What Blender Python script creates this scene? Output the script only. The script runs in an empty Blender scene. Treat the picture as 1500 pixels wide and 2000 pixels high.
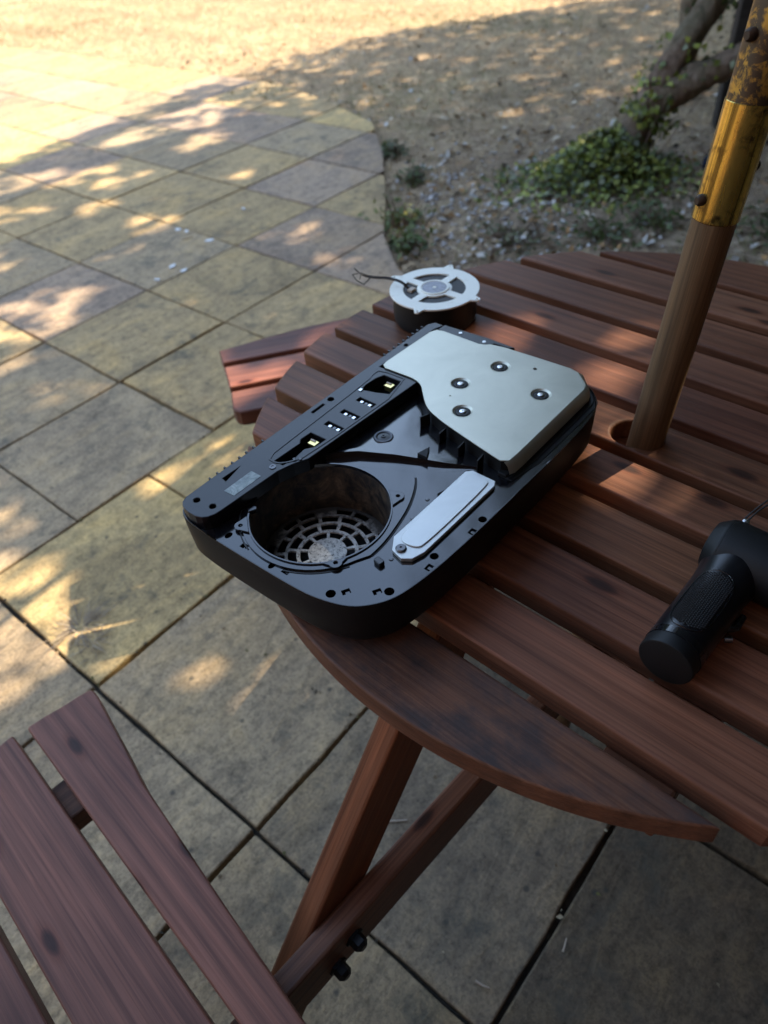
import bpy, bmesh, math, random
import numpy as np
from mathutils import Vector, Matrix
from mathutils.geometry import delaunay_2d_cdt
R = math.radians
scene = bpy.context.scene
col = scene.collection

# ------------------------------------------------------------------ camera
cam_d = bpy.data.cameras.new('camera')
cam = bpy.data.objects.new('camera', cam_d)
col.objects.link(cam)
cam_d.sensor_fit = 'VERTICAL'; cam_d.sensor_height = 36.0
cam_d.lens = 1420.0 / 2000.0 * 36.0
CAM_H = 1.235
pitch, roll = R(43.4955), R(-5.59)
back = Vector((0, -math.cos(pitch), math.sin(pitch)))
r0 = Vector((1, 0, 0)); u0 = back.cross(r0)
rx = math.cos(roll) * r0 + math.sin(roll) * u0
ux = -math.sin(roll) * r0 + math.cos(roll) * u0
m = Matrix((rx, ux, back)).transposed().to_4x4()
m.translation = (0, 0, CAM_H)
cam.matrix_world = m
cam_d.clip_start = 0.02; cam_d.clip_end = 400
cam_d.dof.use_dof = True; cam_d.dof.focus_distance = 0.64; cam_d.dof.aperture_fstop = 6.0
scene.camera = cam

# ------------------------------------------------------------------ sky, sun, exposure
SUN_AZ, SUN_EL = R(30), R(41)          # azimuth from +X towards +Y
w = bpy.data.worlds.new('World'); scene.world = w; w.use_nodes = True
nt = w.node_tree
bg = nt.nodes['Background']
sky = nt.nodes.new('ShaderNodeTexSky'); sky.sky_type = 'NISHITA'; sky.sun_disc = False
sky.sun_elevation = SUN_EL; sky.sun_rotation = math.pi / 2 - SUN_AZ
sky.altitude = 0; sky.air_density = 1.0; sky.dust_density = 0.2; sky.ozone_density = 1.2
nt.links.new(sky.outputs['Color'], bg.inputs['Color'])
bg.inputs['Strength'].default_value = 0.15
sd = bpy.data.lights.new('sun', 'SUN'); sd.energy = 2.35; sd.angle = R(0.53); sd.color = (1.0, 0.95, 0.86)
sun = bpy.data.objects.new('sun', sd); col.objects.link(sun)
SUN = Vector((math.cos(SUN_EL) * math.cos(SUN_AZ), math.cos(SUN_EL) * math.sin(SUN_AZ), math.sin(SUN_EL)))
sun.rotation_euler = SUN.to_track_quat('Z', 'Y').to_euler()
sun.location = (4, 3, 6)
scene.view_settings.view_transform = 'Standard'; scene.view_settings.look = 'None'
scene.view_settings.gamma = 1.0; scene.view_settings.use_curve_mapping = False
scene.view_settings.exposure = 2.85
scene.view_settings.use_white_balance = True; scene.view_settings.white_balance_temperature = 7950; scene.view_settings.white_balance_tint = 10
scene.cycles.use_denoising = True
scene.cycles.max_bounces = 6; scene.cycles.transparent_max_bounces = 6

# ------------------------------------------------------------------ materials
class NT:
    def __init__(s, name):
        s.m = bpy.data.materials.new(name); s.m.use_nodes = True
        s.t = s.m.node_tree; s.b = s.t.nodes['Principled BSDF']
    def n(s, typ, **kw):
        x = s.t.nodes.new(typ)
        for k, v in kw.items():
            if k in x.inputs: x.inputs[k].default_value = v
            else: setattr(x, k, v)
        return x
    def l(s, a, b): s.t.links.new(a, b)
    def coords(s, scale=(1, 1, 1), rnd=True, obj=True):
        tc = s.n('ShaderNodeTexCoord'); mp = s.n('ShaderNodeMapping')
        mp.inputs['Scale'].default_value = scale
        s.l(tc.outputs['Object' if obj else 'Generated'], mp.inputs['Vector'])
        if rnd:
            oi = s.n('ShaderNodeObjectInfo'); mu = s.n('ShaderNodeMath', operation='MULTIPLY')
            mu.inputs[1].default_value = 37.0
            s.l(oi.outputs['Random'], mu.inputs[0]); s.l(mu.outputs[0], mp.inputs['Location'])
        return mp.outputs['Vector']
    def noise(s, vec, scale, detail=4, rough=0.55, dist=0.0):
        x = s.n('ShaderNodeTexNoise'); x.inputs['Scale'].default_value = scale
        x.inputs['Detail'].default_value = detail; x.inputs['Roughness'].default_value = rough
        x.inputs['Distortion'].default_value = dist
        s.l(vec, x.inputs['Vector']); return x.outputs['Fac']
    def ramp(s, fac, stops):
        x = s.n('ShaderNodeValToRGB'); e = x.color_ramp.elements
        while len(e) < len(stops): e.new(0.5)
        for k, (p, c) in enumerate(stops):
            e[k].position = p; e[k].color = tuple(c) + (1,) if len(c) == 3 else c
        s.l(fac, x.inputs['Fac']); return x.outputs['Color']
    def mix(s, fac, a, b, mode='MIX'):
        x = s.n('ShaderNodeMix', data_type='RGBA', blend_type=mode)
        for k, v in ((0, fac), (6, a), (7, b)):
            if hasattr(v, 'is_linked') or isinstance(v, bpy.types.NodeSocket): s.l(v, x.inputs[k])
            else: x.inputs[k].default_value = v if k == 0 else tuple(v) + (1,)
        return x.outputs[2]
    def bump(s, h, strength=0.3, dist=0.002):
        x = s.n('ShaderNodeBump'); x.inputs['Strength'].default_value = strength; x.inputs['Distance'].default_value = dist
        s.l(h, x.inputs['Height']); s.l(x.outputs['Normal'], s.b.inputs['Normal'])
    def objcol(s): return s.n('ShaderNodeObjectInfo').outputs['Color']
    def col(s, c): s.l(c, s.b.inputs['Base Color'])
    def rough(s, v):
        if isinstance(v, bpy.types.NodeSocket): s.l(v, s.b.inputs['Roughness'])
        else: s.b.inputs['Roughness'].default_value = v
    def rmap(s, fac, a, b):
        x = s.n('ShaderNodeMapRange'); s.l(fac, x.inputs[0]); x.inputs[3].default_value = a; x.inputs[4].default_value = b
        return x.outputs[0]

def plain(name, c, rough=0.5, metal=0.0, noise=0.0, scale=60, bump=0.0, spec=None):
    k = NT(name)
    if noise or bump:
        v = k.coords(); f = k.noise(v, scale)
        if noise: k.col(k.ramp(f, [(0.3, [x * (1 - noise) for x in c]), (0.7, [min(1, x * (1 + noise)) for x in c])]))
        else: k.b.inputs['Base Color'].default_value = tuple(c) + (1,)
        if bump: k.bump(f, bump, 0.0006)
        k.rough(k.rmap(f, max(0, rough - 0.07), min(1, rough + 0.07)))
    else:
        k.b.inputs['Base Color'].default_value = tuple(c) + (1,); k.rough(rough)
    k.b.inputs['Metallic'].default_value = metal
    if spec is not None: k.b.inputs['Specular IOR Level'].default_value = spec
    return k.m

def wood_mat(name, base, rough=0.42, gx=1.5, gy=48, dark=0.55, dirt=0.0):
    """stained softwood: grain along local X, knots, blotchy stain"""
    k = NT(name)
    v = k.coords((gx, gy, gy))
    g1 = k.noise(v, 1.6, 5, 0.6, 0.6)
    v2 = k.coords((gx * 2.2, gy * 4.5, gy * 4.5)); g2 = k.noise(v2, 2.0, 4, 0.7, 0.3)
    v3 = k.coords((3, 7, 7)); blot = k.noise(v3, 1.3, 3, 0.5)
    d = [x * (dark + .15) for x in base]; l = [min(1, x * 1.35) for x in base]
    c = k.ramp(g1, [(0.28, d), (0.5, base), (0.76, l)])
    fine = k.ramp(g2, [(0.38, (0.5, 0.48, 0.48)), (0.58, (1.15, 1.15, 1.15))])
    c = k.mix(0.42, c, fine, 'MULTIPLY')
    bl = k.ramp(blot, [(0.3, (0.6, 0.57, 0.58)), (0.55, (1, 1, 1)), (0.75, (1.22, 1.16, 1.1))])
    c = k.mix(0.85, c, bl, 'MULTIPLY')
    # knots
    vk = k.coords((4.4, 12, 12)); vo = k.n('ShaderNodeTexVoronoi'); vo.voronoi_dimensions = '2D'; vo.inputs['Scale'].default_value = 1.0
    k.l(vk, vo.inputs['Vector'])
    kn = k.ramp(vo.outputs['Distance'], [(0.04, (0.20, 0.17, 0.16)), (0.065, (0.45, 0.38, 0.36)), (0.085, (.85, .74, .68)), (0.14, (1, 1, 1))])
    c = k.mix(0.95, c, kn, 'MULTIPLY')
    if dirt:
        dn = k.noise(k.coords((9, 14, 14)), 1.5, 6, 0.65)
        ge = k.n('ShaderNodeNewGeometry'); sz = k.n('ShaderNodeSeparateXYZ'); k.l(ge.outputs['Normal'], sz.inputs[0])
        up = k.n('ShaderNodeMapRange'); k.l(sz.outputs['Z'], up.inputs[0]); up.inputs[1].default_value = .75; up.inputs[2].default_value = .98; up.inputs[4].default_value = dirt
        dm = k.n('ShaderNodeMath', operation='MULTIPLY'); k.l(k.ramp(dn, [(0.40, (0, 0, 0)), (0.60, (1, 1, 1))]), dm.inputs[0]); k.l(up.outputs[0], dm.inputs[1])
        c = k.mix(dm.outputs[0], c, (0.045, 0.030, 0.030))
    g3 = k.noise(k.coords((gx * 1.1, gy * 2.3, gy * 2.3)), 1.8, 3, .55, .5)
    c = k.mix(.5, c, k.ramp(g3, [(.36, (1.05, 1.05, 1.05)), (.44, (.70, .65, .63)), (.47, (.68, .63, .61)), (.53, (1.05, 1.05, 1.05)), (.66, (1.0, 1.0, 1.0)), (.70, (1.22, 1.16, 1.08))]), 'MULTIPLY')
    # growth-ring lines: distorted bands running along the board
    wv = k.n('ShaderNodeTexWave', bands_direction='Y'); wv.inputs['Scale'].default_value = 1.0; wv.inputs['Distortion'].default_value = 5.5
    wv.inputs['Detail'].default_value = 3; wv.inputs['Detail Scale'].default_value = .6; k.l(k.coords((gx * .9, gy * .42, gy * .42)), wv.inputs['Vector'])
    c = k.mix(0.42, c, k.ramp(wv.outputs['Fac'], [(0.0, (.62, .60, .60)), (0.22, (.95, .95, .95)), (0.8, (1.06, 1.06, 1.06)), (1.0, (1.28, 1.22, 1.15))]), 'MULTIPLY')
    c = k.mix(1.0, c, k.objcol(), 'MULTIPLY')
    k.b.inputs['Specular IOR Level'].default_value = .22
    k.col(c); k.rough(k.rmap(g2, rough - 0.04, rough + 0.12))
    hs = k.n('ShaderNodeMath', operation='ADD'); k.l(g1, hs.inputs[0]); k.l(g2, hs.inputs[1])
    k.bump(hs.outputs[0], 0.35, 0.0012)
    return k.m

def slab_mat():
    k = NT('sandstone_slab')
    v = k.coords((1, 1, 1))
    big = k.noise(v, 3.2, 5, 0.6, 0.8); mid = k.noise(v, 34, 6, 0.72, 0.3); fine = k.noise(v, 150, 4, 0.75)
    vs = k.coords((2, 9, 4)); streak = k.noise(vs, 2.2, 5, 0.6, 1.6)
    c = k.mix(0.9, k.objcol(), k.ramp(big, [(0.28, (0.62, 0.62, 0.66)), (0.5, (1, 1, 1)), (0.72, (1.2, 1.12, 0.95))]), 'MULTIPLY')
    c = k.mix(0.6, c, k.ramp(streak, [(0.35, (0.68, 0.68, 0.7)), (0.5, (1, 1, 1)), (0.66, (1.18, 1.12, 1.0))]), 'MULTIPLY')
    c = k.mix(0.5, c, k.ramp(mid, [(0.38, (0.45, 0.46, 0.47)), (0.50, (0.95, 0.95, 0.95)), (0.66, (1.3, 1.27, 1.18))]), 'MULTIPLY')
    c = k.mix(0.6, c, k.ramp(fine, [(0.36, (0.45, 0.45, 0.45)), (0.5, (1, 1, 1)), (0.66, (1.4, 1.36, 1.25))]), 'MULTIPLY')
    # lichen and algae blotches (dark)
    bm_ = k.noise(v, 9, 6, 0.7, 0.4)
    c = k.mix(k.ramp(bm_, [(0.55, (0, 0, 0)), (0.70, (0.7, 0.7, 0.7))]), c, (0.075, 0.075, 0.062))
    vo = k.n('ShaderNodeTexVoronoi'); vo.inputs['Scale'].default_value = 16; k.l(v, vo.inputs['Vector'])
    c = k.mix(k.ramp(vo.outputs['Distance'], [(0.05, (0.75, 0.75, 0.75)), (0.11, (0, 0, 0))]), c, (0.05, 0.05, 0.045))
    k.col(c); k.rough(0.88); k.b.inputs['Specular IOR Level'].default_value = 0.25
    ad = k.n('ShaderNodeMath', operation='ADD'); k.l(mid, ad.inputs[0]); k.l(streak, ad.inputs[1])
    ad2 = k.n('ShaderNodeMath', operation='MULTIPLY_ADD'); k.l(fine, ad2.inputs[0]); ad2.inputs[1].default_value = 0.35; k.l(ad.outputs[0], ad2.inputs[2])
    k.bump(ad2.outputs[0], 0.6, 0.004)
    return k.m

def ground_mat():
    k = NT('dry_lawn_soil')
    v = k.coords((1, 1, 1), rnd=False)
    a = k.noise(v, 1.3, 5, 0.6, 0.5); b = k.noise(v, 14, 6, 0.7, 0.4); c_ = k.noise(v, 70, 4, 0.7)
    straw = k.ramp(b, [(0.3, (0.22, 0.15, 0.095)), (0.5, (0.41, 0.285, 0.17)), (0.7, (0.56, 0.42, 0.26))])
    soil = k.ramp(b, [(0.3, (0.11, 0.078, 0.055)), (0.5, (0.25, 0.18, 0.125)), (0.72, (0.40, 0.31, 0.225))])
    tc = k.n('ShaderNodeTexCoord'); sp = k.n('ShaderNodeSeparateXYZ'); k.l(tc.outputs['Object'], sp.inputs[0])
    # bare soil spreads round the tree's foot
    dd = k.n('ShaderNodeVectorMath', operation='DISTANCE'); k.l(tc.outputs['Object'], dd.inputs[0]); dd.inputs[1].default_value = (1.5, 3.0, 0)
    dn = k.n('ShaderNodeMath', operation='MULTIPLY_ADD'); k.l(a, dn.inputs[0]); dn.inputs[1].default_value = 2.4; k.l(dd.outputs['Value'], dn.inputs[2])
    mr = k.n('ShaderNodeMapRange'); k.l(dn.outputs[0], mr.inputs[0]); mr.inputs[1].default_value = 2.0; mr.inputs[2].default_value = 3.6
    c = k.mix(mr.outputs[0], soil, straw)
    gr = k.ramp(k.noise(v, 2.6, 5, 0.65, 0.6), [(0.55, (0, 0, 0)), (0.72, (0.4, 0.4, 0.4))])
    c = k.mix(gr, c, (0.16, 0.17, 0.07))
    c = k.mix(0.7, c, k.ramp(c_, [(0.3, (0.5, 0.5, 0.5)), (0.5, (1, 1, 1)), (0.7, (1.3, 1.3, 1.3))]), 'MULTIPLY')
    k.col(c); k.rough(0.95); k.b.inputs['Specular IOR Level'].default_value = 0.1
    k.bump(b, 1.0, 0.02)
    return k.m

def vcol_mat(name, rough=0.7, trans=0.0, spec=0.3):
    k = NT(name)
    at = k.n('ShaderNodeAttribute'); at.attribute_name = 'tint'
    k.col(at.outputs['Color']); k.rough(rough); k.b.inputs['Specular IOR Level'].default_value = spec
    if trans:
        tr = k.n('ShaderNodeBsdfTranslucent'); k.l(at.outputs['Color'], tr.inputs['Color'])
        mx = k.n('ShaderNodeMixShader'); mx.inputs[0].default_value = trans
        k.l(k.b.outputs[0], mx.inputs[1]); k.l(tr.outputs[0], mx.inputs[2])
        k.l(mx.outputs[0], k.t.nodes['Material Output'].inputs['Surface'])
    return k.m

M = {}
M['slab'] = slab_mat()
M['ground'] = ground_mat()
M['joint'] = plain('joint_dirt', (0.040, 0.034, 0.026), 0.95, noise=0.5, scale=60, bump=0.6)
M['wood'] = wood_mat('red_stained_wood', (0.172, 0.069, 0.038), 0.42)
M['wood_dirty'] = wood_mat('red_stained_wood_weathered', (0.150, 0.060, 0.036), 0.48, dirt=0.9)
M['wood_bench'] = wood_mat('red_stained_bench_wood', (0.175, 0.070, 0.048), 0.40, gx=1.3, gy=38)
M['pole'] = wood_mat('oiled_brown_wood', (0.135, 0.080, 0.042), 0.5, gx=2.0, gy=60)
def matte_black():
    k = NT('matte_black_plastic'); v = k.coords((1, 1, 1)); f = k.noise(v, 420, 2, 0.6); g = k.noise(v, 9, 4, 0.6)
    k.b.inputs['Base Color'].default_value = (0.006, 0.006, 0.0062, 1); k.b.inputs['Specular IOR Level'].default_value = .28
    k.rough(k.rmap(g, 0.45, 0.6)); k.bump(f, 0.25, 0.0004); return k.m
M['matte'] = matte_black()
def sheen_black(name, c, ra, rb, spec=0.5, coat=0.0):
    k = NT(name); v = k.coords((1, 1, 1)); g = k.noise(v, 18, 6, 0.65, 0.4)
    dust = k.noise(v, 55, 6, 0.75)
    cc = k.mix(k.ramp(dust, [(0.56, (0, 0, 0)), (0.80, (0.10, 0.10, 0.10))]), c, (0.10, 0.095, 0.085))
    k.col(cc); k.rough(k.rmap(g, ra, rb)); k.b.inputs['Specular IOR Level'].default_value = spec; k.b.inputs['Coat Weight'].default_value = coat; k.b.inputs['Coat Roughness'].default_value = .08; return k.m
M['deck'] = sheen_black('satin_black_plastic', (0.0045, 0.0045, 0.006), 0.07, 0.17, 0.75, 0.0)
M['strip'] = sheen_black('grained_black_plastic', (0.006, 0.006, 0.0075), 0.24, 0.36, 0.42, 0.0)
M['gloss'] = plain('gloss_black_plastic', (0.008, 0.008, 0.009), 0.12)
M['dark'] = plain('black_inside', (0.006, 0.006, 0.006), 0.6)
def well_mat():
    k = NT('dusty_fan_well'); v = k.coords((1, 1, 1)); f = k.noise(v, 45, 6, 0.75, 0.5)
    tc = k.n('ShaderNodeTexCoord'); sp = k.n('ShaderNodeSeparateXYZ'); k.l(tc.outputs['Object'], sp.inputs[0])
    c = k.ramp(f, [(0.42, (0.008, 0.007, 0.007)), (0.58, (0.07, 0.046, 0.028)), (0.75, (0.2, 0.14, 0.09))])
    k.col(c); k.rough(0.5); k.bump(f, 0.5, 0.002); return k.m
M['well'] = well_mat()
def dusty_shaded_grille():
    k = NT('dusty_grille_rim_shade'); v = k.coords((1, 1, 1)); f = k.noise(v, 330, 4, 0.75); g = k.noise(v, 60, 4, 0.7)
    c = k.ramp(f, [(0.36, (0.03, 0.03, 0.03)), (0.44, (0.55, 0.53, 0.48)), (0.7, (0.85, 0.83, 0.76))])
    c = k.mix(k.ramp(g, [(0.5, (0, 0, 0)), (0.75, (0.7, 0.7, 0.7))]), c, (0.22, 0.19, 0.16))
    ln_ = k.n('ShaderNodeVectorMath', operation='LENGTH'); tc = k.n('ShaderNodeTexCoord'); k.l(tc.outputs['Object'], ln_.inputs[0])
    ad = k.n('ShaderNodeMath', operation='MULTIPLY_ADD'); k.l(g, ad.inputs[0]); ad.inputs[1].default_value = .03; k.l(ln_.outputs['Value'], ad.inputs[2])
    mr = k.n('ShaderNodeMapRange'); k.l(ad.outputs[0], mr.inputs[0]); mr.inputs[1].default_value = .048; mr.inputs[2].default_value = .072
    c = k.mix(mr.outputs[0], c, (.03, .026, .022))  # outer rings darkened in the colour, standing in for shade inside the well
    k.col(c); k.rough(0.8); return k.m
M['grille'] = dusty_shaded_grille()
def brushed(name, c, rough, metal):
    k = NT(name); v = k.coords((1, 1, 1)); f = k.noise(v, 14, 5, 0.6, 0.6); g = k.noise(v, 500, 2, 0.6)
    k.col(k.ramp(f, [(0.3, [x * 0.86 for x in c]), (0.7, [min(1, x * 1.08) for x in c])]))
    k.rough(k.rmap(f, rough - 0.05, rough + 0.08)); k.b.inputs['Metallic'].default_value = metal
    k.bump(g, 0.08, 0.0003); return k.m
M['plate'] = brushed('champagne_coated_steel', (0.50, 0.485, 0.40), 0.36, 0.75)
M['ssd'] = brushed('silver_coated_steel', (0.56, 0.57, 0.55), 0.42, 0.7)
M['screw'] = plain('bright_screw_steel', (0.75, 0.75, 0.74), 0.3, 1.0)
M['darkscrew'] = plain('dark_screw_steel', (0.12, 0.12, 0.125), 0.35, 0.9)
M['gold'] = plain('gold_contact', (0.75, 0.6, 0.25), 0.3, 1.0)
def sticker_mat():
    k = NT('grey_holographic_label'); v = k.coords((1, 1, 1)); f = k.noise(v, 120, 5, 0.7, 1.0)
    k.col(k.ramp(f, [(0.35, (0.06, 0.085, 0.085)), (0.5, (0.16, 0.20, 0.185)), (0.7, (0.30, 0.33, 0.30))])); k.rough(0.3); return k.m
M['sticker'] = sticker_mat()
def white_plastic():
    k = NT('dusty_white_plastic'); v = k.coords((1, 1, 1)); f = k.noise(v, 60, 6, 0.7); g = k.noise(v, 300, 3, 0.6)
    c = k.mix(k.ramp(f, [(0.58, (0, 0, 0)), (0.78, (0.5, 0.5, 0.5))]), (0.86, 0.86, 0.76), (0.45, 0.38, 0.27))
    k.col(c); k.rough(0.5); return k.m
M['white'] = white_plastic()
M['fanblack'] = plain('fan_black_plastic', (0.005, 0.005, 0.005), 0.5, noise=0.4, scale=90)
M['hub'] = plain('fan_hub_label', (0.22, 0.22, 0.24), 0.4, 0.5, noise=0.3, scale=200)
M['rubber'] = plain('black_rubber', (0.010, 0.010, 0.010), 0.55)
M['cable'] = plain('thin_cable', (0.02, 0.019, 0.018), 0.6)
M['cream'] = plain('connector_plastic', (0.45, 0.36, 0.28), 0.55)
def brass():
    k = NT('worn_brass'); v = k.coords((1, 1, 1)); f = k.noise(v, 60, 6, 0.7, 0.4); sc = k.noise(k.coords((.1, 1, 1)), 90, 4, 0.6)
    c = k.mix(k.ramp(f, [(0.52, (0, 0, 0)), (0.66, (0.9, 0.9, 0.9))]), (0.62, 0.41, 0.10), (0.06, 0.038, 0.018))
    stk = k.noise(k.coords((1.2, 90, 90)), 1.6, 4, .65)
    c = k.mix(k.ramp(stk, [(.40, (.85, .85, .85)), (.52, (0, 0, 0))]), c, (.10, .062, .022))
    k.col(c); k.b.inputs['Metallic'].default_value = 0.9; k.rough(k.rmap(sc, 0.14, 0.38)); k.bump(k.noise(k.coords((.25, 1, 1)), 70, 3, .6), 0.35, 0.002); return k.m
M['brass'] = brass()
def tarnish():
    k = NT('tarnished_brass'); v = k.coords((1, 1, 1)); f = k.noise(v, 75, 6, 0.72, 0.5)
    c = k.mix(k.ramp(f, [(0.40, (0, 0, 0)), (0.50, (1, 1, 1))]), (0.45, 0.25, 0.05), (0.075, 0.052, 0.034))
    k.col(c); k.b.inputs['Metallic'].default_value = 0.7; k.rough(0.48); k.bump(f, 0.3, 0.001); return k.m
M['tarnish'] = tarnish()
M['rust'] = plain('rusty_steel', (0.055, 0.034, 0.022), 0.6, 0.5, noise=0.5, scale=120)
M['blackbolt'] = plain('black_bolt', (0.012, 0.012, 0.013), 0.35, 0.5)
def bark():
    k = NT('rough_bark'); v = k.coords((1, 1, 0.35)); f = k.noise(v, 28, 6, 0.7, 1.0); g = k.noise(v, 5, 4, 0.6)
    c = k.ramp(f, [(0.3, (0.05, 0.03, 0.02)), (0.5, (0.18, 0.115, 0.078)), (0.72, (0.33, 0.24, 0.18))])
    c = k.mix(k.ramp(g, [(0.5, (0, 0, 0)), (0.7, (0.5, 0.5, 0.5))]), c, (0.09, 0.10, 0.05))
    k.col(c); k.rough(0.9); k.bump(f, 1.0, 0.02); return k.m
M['bark'] = bark()
M['leaf'] = vcol_mat('leaf', 0.5, 0.25, 0.4)
M['crownleaf'] = vcol_mat('crown_leaf', 0.6, 0.12, 0.3)
M['straw'] = vcol_mat('dry_straw', 0.8, 0.2, 0.15)
M['litter'] = vcol_mat('leaf_litter', 0.85, 0.0, 0.15)
M['oldwood'] = wood_mat('dark_weathered_wood', (0.045, 0.036, 0.030), 0.7)
M['navy'] = plain('navy_gloss_plastic', (0.015, 0.022, 0.045), 0.2)
M['paint_fleck'] = plain('white_fleck', (0.7, 0.7, 0.68), 0.7)

# ------------------------------------------------------------------ mesh helpers
def mesh_obj(name, verts, faces, mat, parent=None, smooth=False, bevel=0.0, seg=2, angle=40, loc=None):
    me = bpy.data.meshes.new(name)
    me.from_pydata([tuple(v) for v in verts], [], faces)
    me.validate(); me.update()
    return me_obj(name, me, mat, parent, smooth, bevel, seg, angle, loc)

def me_obj(name, me, mat, parent=None, smooth=False, bevel=0.0, seg=2, angle=40, loc=None):
    if mat is not None and not me.materials: me.materials.append(mat)
    bm = bmesh.new(); bm.from_mesh(me); bmesh.ops.recalc_face_normals(bm, faces=bm.faces); bm.to_mesh(me); bm.free()
    if smooth:
        for p in me.polygons: p.use_smooth = True
    o = bpy.data.objects.new(name, me); col.objects.link(o)
    if parent is not None: o.parent = parent
    if loc is not None: o.location = loc
    if bevel:
        b = o.modifiers.new('bevel', 'BEVEL'); b.width = bevel; b.segments = seg; b.limit_method = 'ANGLE'; b.angle_limit = R(angle)
        b.harden_normals = False
    if smooth and bevel:
        pass
    return o

def empty(name, loc=(0, 0, 0), rz=0.0, label=None, cat=None, group=None):
    o = bpy.data.objects.new(name, None); col.objects.link(o)
    o.location = loc; o.rotation_euler = (0, 0, rz); o.empty_display_size = 0.05
    tag(o, label, cat, group); return o

def tag(o, label=None, cat=None, group=None, kind=None):
    if label: o['label'] = label
    if cat: o['category'] = cat
    if group: o['group'] = group
    if kind: o['kind'] = kind
    return o

def inside(pt, poly):
    x, y = pt; r = False; n = len(poly)
    for i in range(n):
        x0, y0 = poly[i]; x1, y1 = poly[(i + 1) % n]
        if (y0 > y) != (y1 > y) and x < (x1 - x0) * (y - y0) / (y1 - y0) + x0: r = not r
    return r

def plate_geo(outer, holes, z0, z1):
    """extruded polygon with holes: verts, faces"""
    loops = [list(outer)] + [list(h) for h in holes]
    pts, edges = [], []
    for lp in loops:
        b = len(pts); pts += [Vector((p[0], p[1])) for p in lp]
        edges += [(b + i, b + (i + 1) % len(lp)) for i in range(len(lp))]
    if holes:
        vv, ee, ff, ov, oe, of = delaunay_2d_cdt(pts, edges, [], 1, 1e-7)
    else:
        vv = pts; ff = [tuple(range(len(pts)))]
    P2 = [(v[0], v[1]) for v in vv]
    F2 = []
    for f in ff:
        if holes:
            c = (sum(P2[i][0] for i in f) / len(f), sum(P2[i][1] for i in f) / len(f))
            if not inside(c, outer) or any(inside(c, h) for h in holes): continue
        F2.append(tuple(f))
    zf = z1 if callable(z1) else (lambda x, y: z1)
    zb = z0 if callable(z0) else (lambda x, y: z0)
    n = len(P2)
    verts = [(x, y, zf(x, y)) for x, y in P2] + [(x, y, zb(x, y)) for x, y in P2]
    faces = list(F2) + [tuple(n + i for i in reversed(f)) for f in F2]
    cnt = {}
    for f in F2:
        for i in range(len(f)):
            e = (f[i], f[(i + 1) % len(f)]); cnt[e] = 1
    for (a, b) in list(cnt):
        if (b, a) not in cnt: faces.append((a, n + a, n + b, b))
    return verts, faces

def plate(name, outer, z0, z1, mat, parent=None, holes=(), bevel=0.0, seg=2, loc=None):
    v, f = plate_geo(outer, holes, z0, z1)
    return mesh_obj(name, v, f, mat, parent, bevel=bevel, seg=seg, loc=loc)

def circ(cx, cy, r, n=24, ry=None, a0=0.0):
    return [(cx + r * math.cos(a0 + 2 * math.pi * i / n), cy + (ry or r) * math.sin(a0 + 2 * math.pi * i / n)) for i in range(n)]

def rrect(cx, cy, wx, wy, ang=0.0, r=0.0):
    pts = []
    hx, hy = wx / 2, wy / 2
    if r <= 0: base = [(-hx, -hy), (hx, -hy), (hx, hy), (-hx, hy)]
    else:
        base = []
        for sx, sy, a in ((1, 1, 0), (-1, 1, 90), (-1, -1, 180), (1, -1, 270)):
            for k in range(4):
                t = R(a + 30 * k); base.append((sx * (hx - r) + r * math.cos(t), sy * (hy - r) + r * math.sin(t)))
    c, s = math.cos(ang), math.sin(ang)
    return [(cx + c * x - s * y, cy + s * x + c * y) for x, y in base]

def chaikin(p, it=2, closed=True):
    for _ in range(it):
        q = []
        n = len(p)
        for i in range(n if closed else n - 1):
            a, b = p[i], p[(i + 1) % n]
            q.append((a[0] * .75 + b[0] * .25, a[1] * .75 + b[1] * .25)); q.append((a[0] * .25 + b[0] * .75, a[1] * .25 + b[1] * .75))
        p = q
    return p

def offset(poly, d):
    """offset a closed polygon inwards by d (outwards for d<0)"""
    n = len(poly); out = []
    area = sum(poly[i][0] * poly[(i + 1) % n][1] - poly[(i + 1) % n][0] * poly[i][1] for i in range(n))
    s = 1 if area > 0 else -1
    for i in range(n):
        a, b, c = poly[i - 1], poly[i], poly[(i + 1) % n]
        def nrm(p, q):
            dx, dy = q[0] - p[0], q[1] - p[1]; l = math.hypot(dx, dy) or 1; return (-dy / l * s, dx / l * s)
        n1, n2 = nrm(a, b), nrm(b, c); mx, my = n1[0] + n2[0], n1[1] + n2[1]; l2 = (mx * mx + my * my) / 2 or 1
        k = min(1 / max(l2 / 1.0, .3), 1.6)
        out.append((b[0] + mx * k * d, b[1] + my * k * d) if l2 else b)
    return out

def loft(name, rings, mat, parent=None, cap0=True, cap1=True, smooth=False, bevel=0.0, closed=True):
    n = len(rings[0]); v = [p for r in rings for p in r]; f = []
    for k in range(len(rings) - 1):
        for i in range(n if closed else n - 1):
            j = (i + 1) % n
            f.append((k * n + i, k * n + j, (k + 1) * n + j, (k + 1) * n + i))
    if cap0: f.append(tuple(range(n)))
    if cap1: f.append(tuple((len(rings) - 1) * n + i for i in range(n)))
    return mesh_obj(name, v, f, mat, parent, smooth=smooth, bevel=bevel)

def lathe_geo(prof, n=32, c=(0, 0, 0)):
    v, f = [], []
    for r, z in prof:
        for i in range(n):
            a = 2 * math.pi * i / n; v.append((c[0] + r * math.cos(a), c[1] + r * math.sin(a), c[2] + z))
    for k in range(len(prof) - 1):
        for i in range(n):
            j = (i + 1) % n; f.append((k * n + i, k * n + j, (k + 1) * n + j, (k + 1) * n + i))
    return v, f

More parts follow.
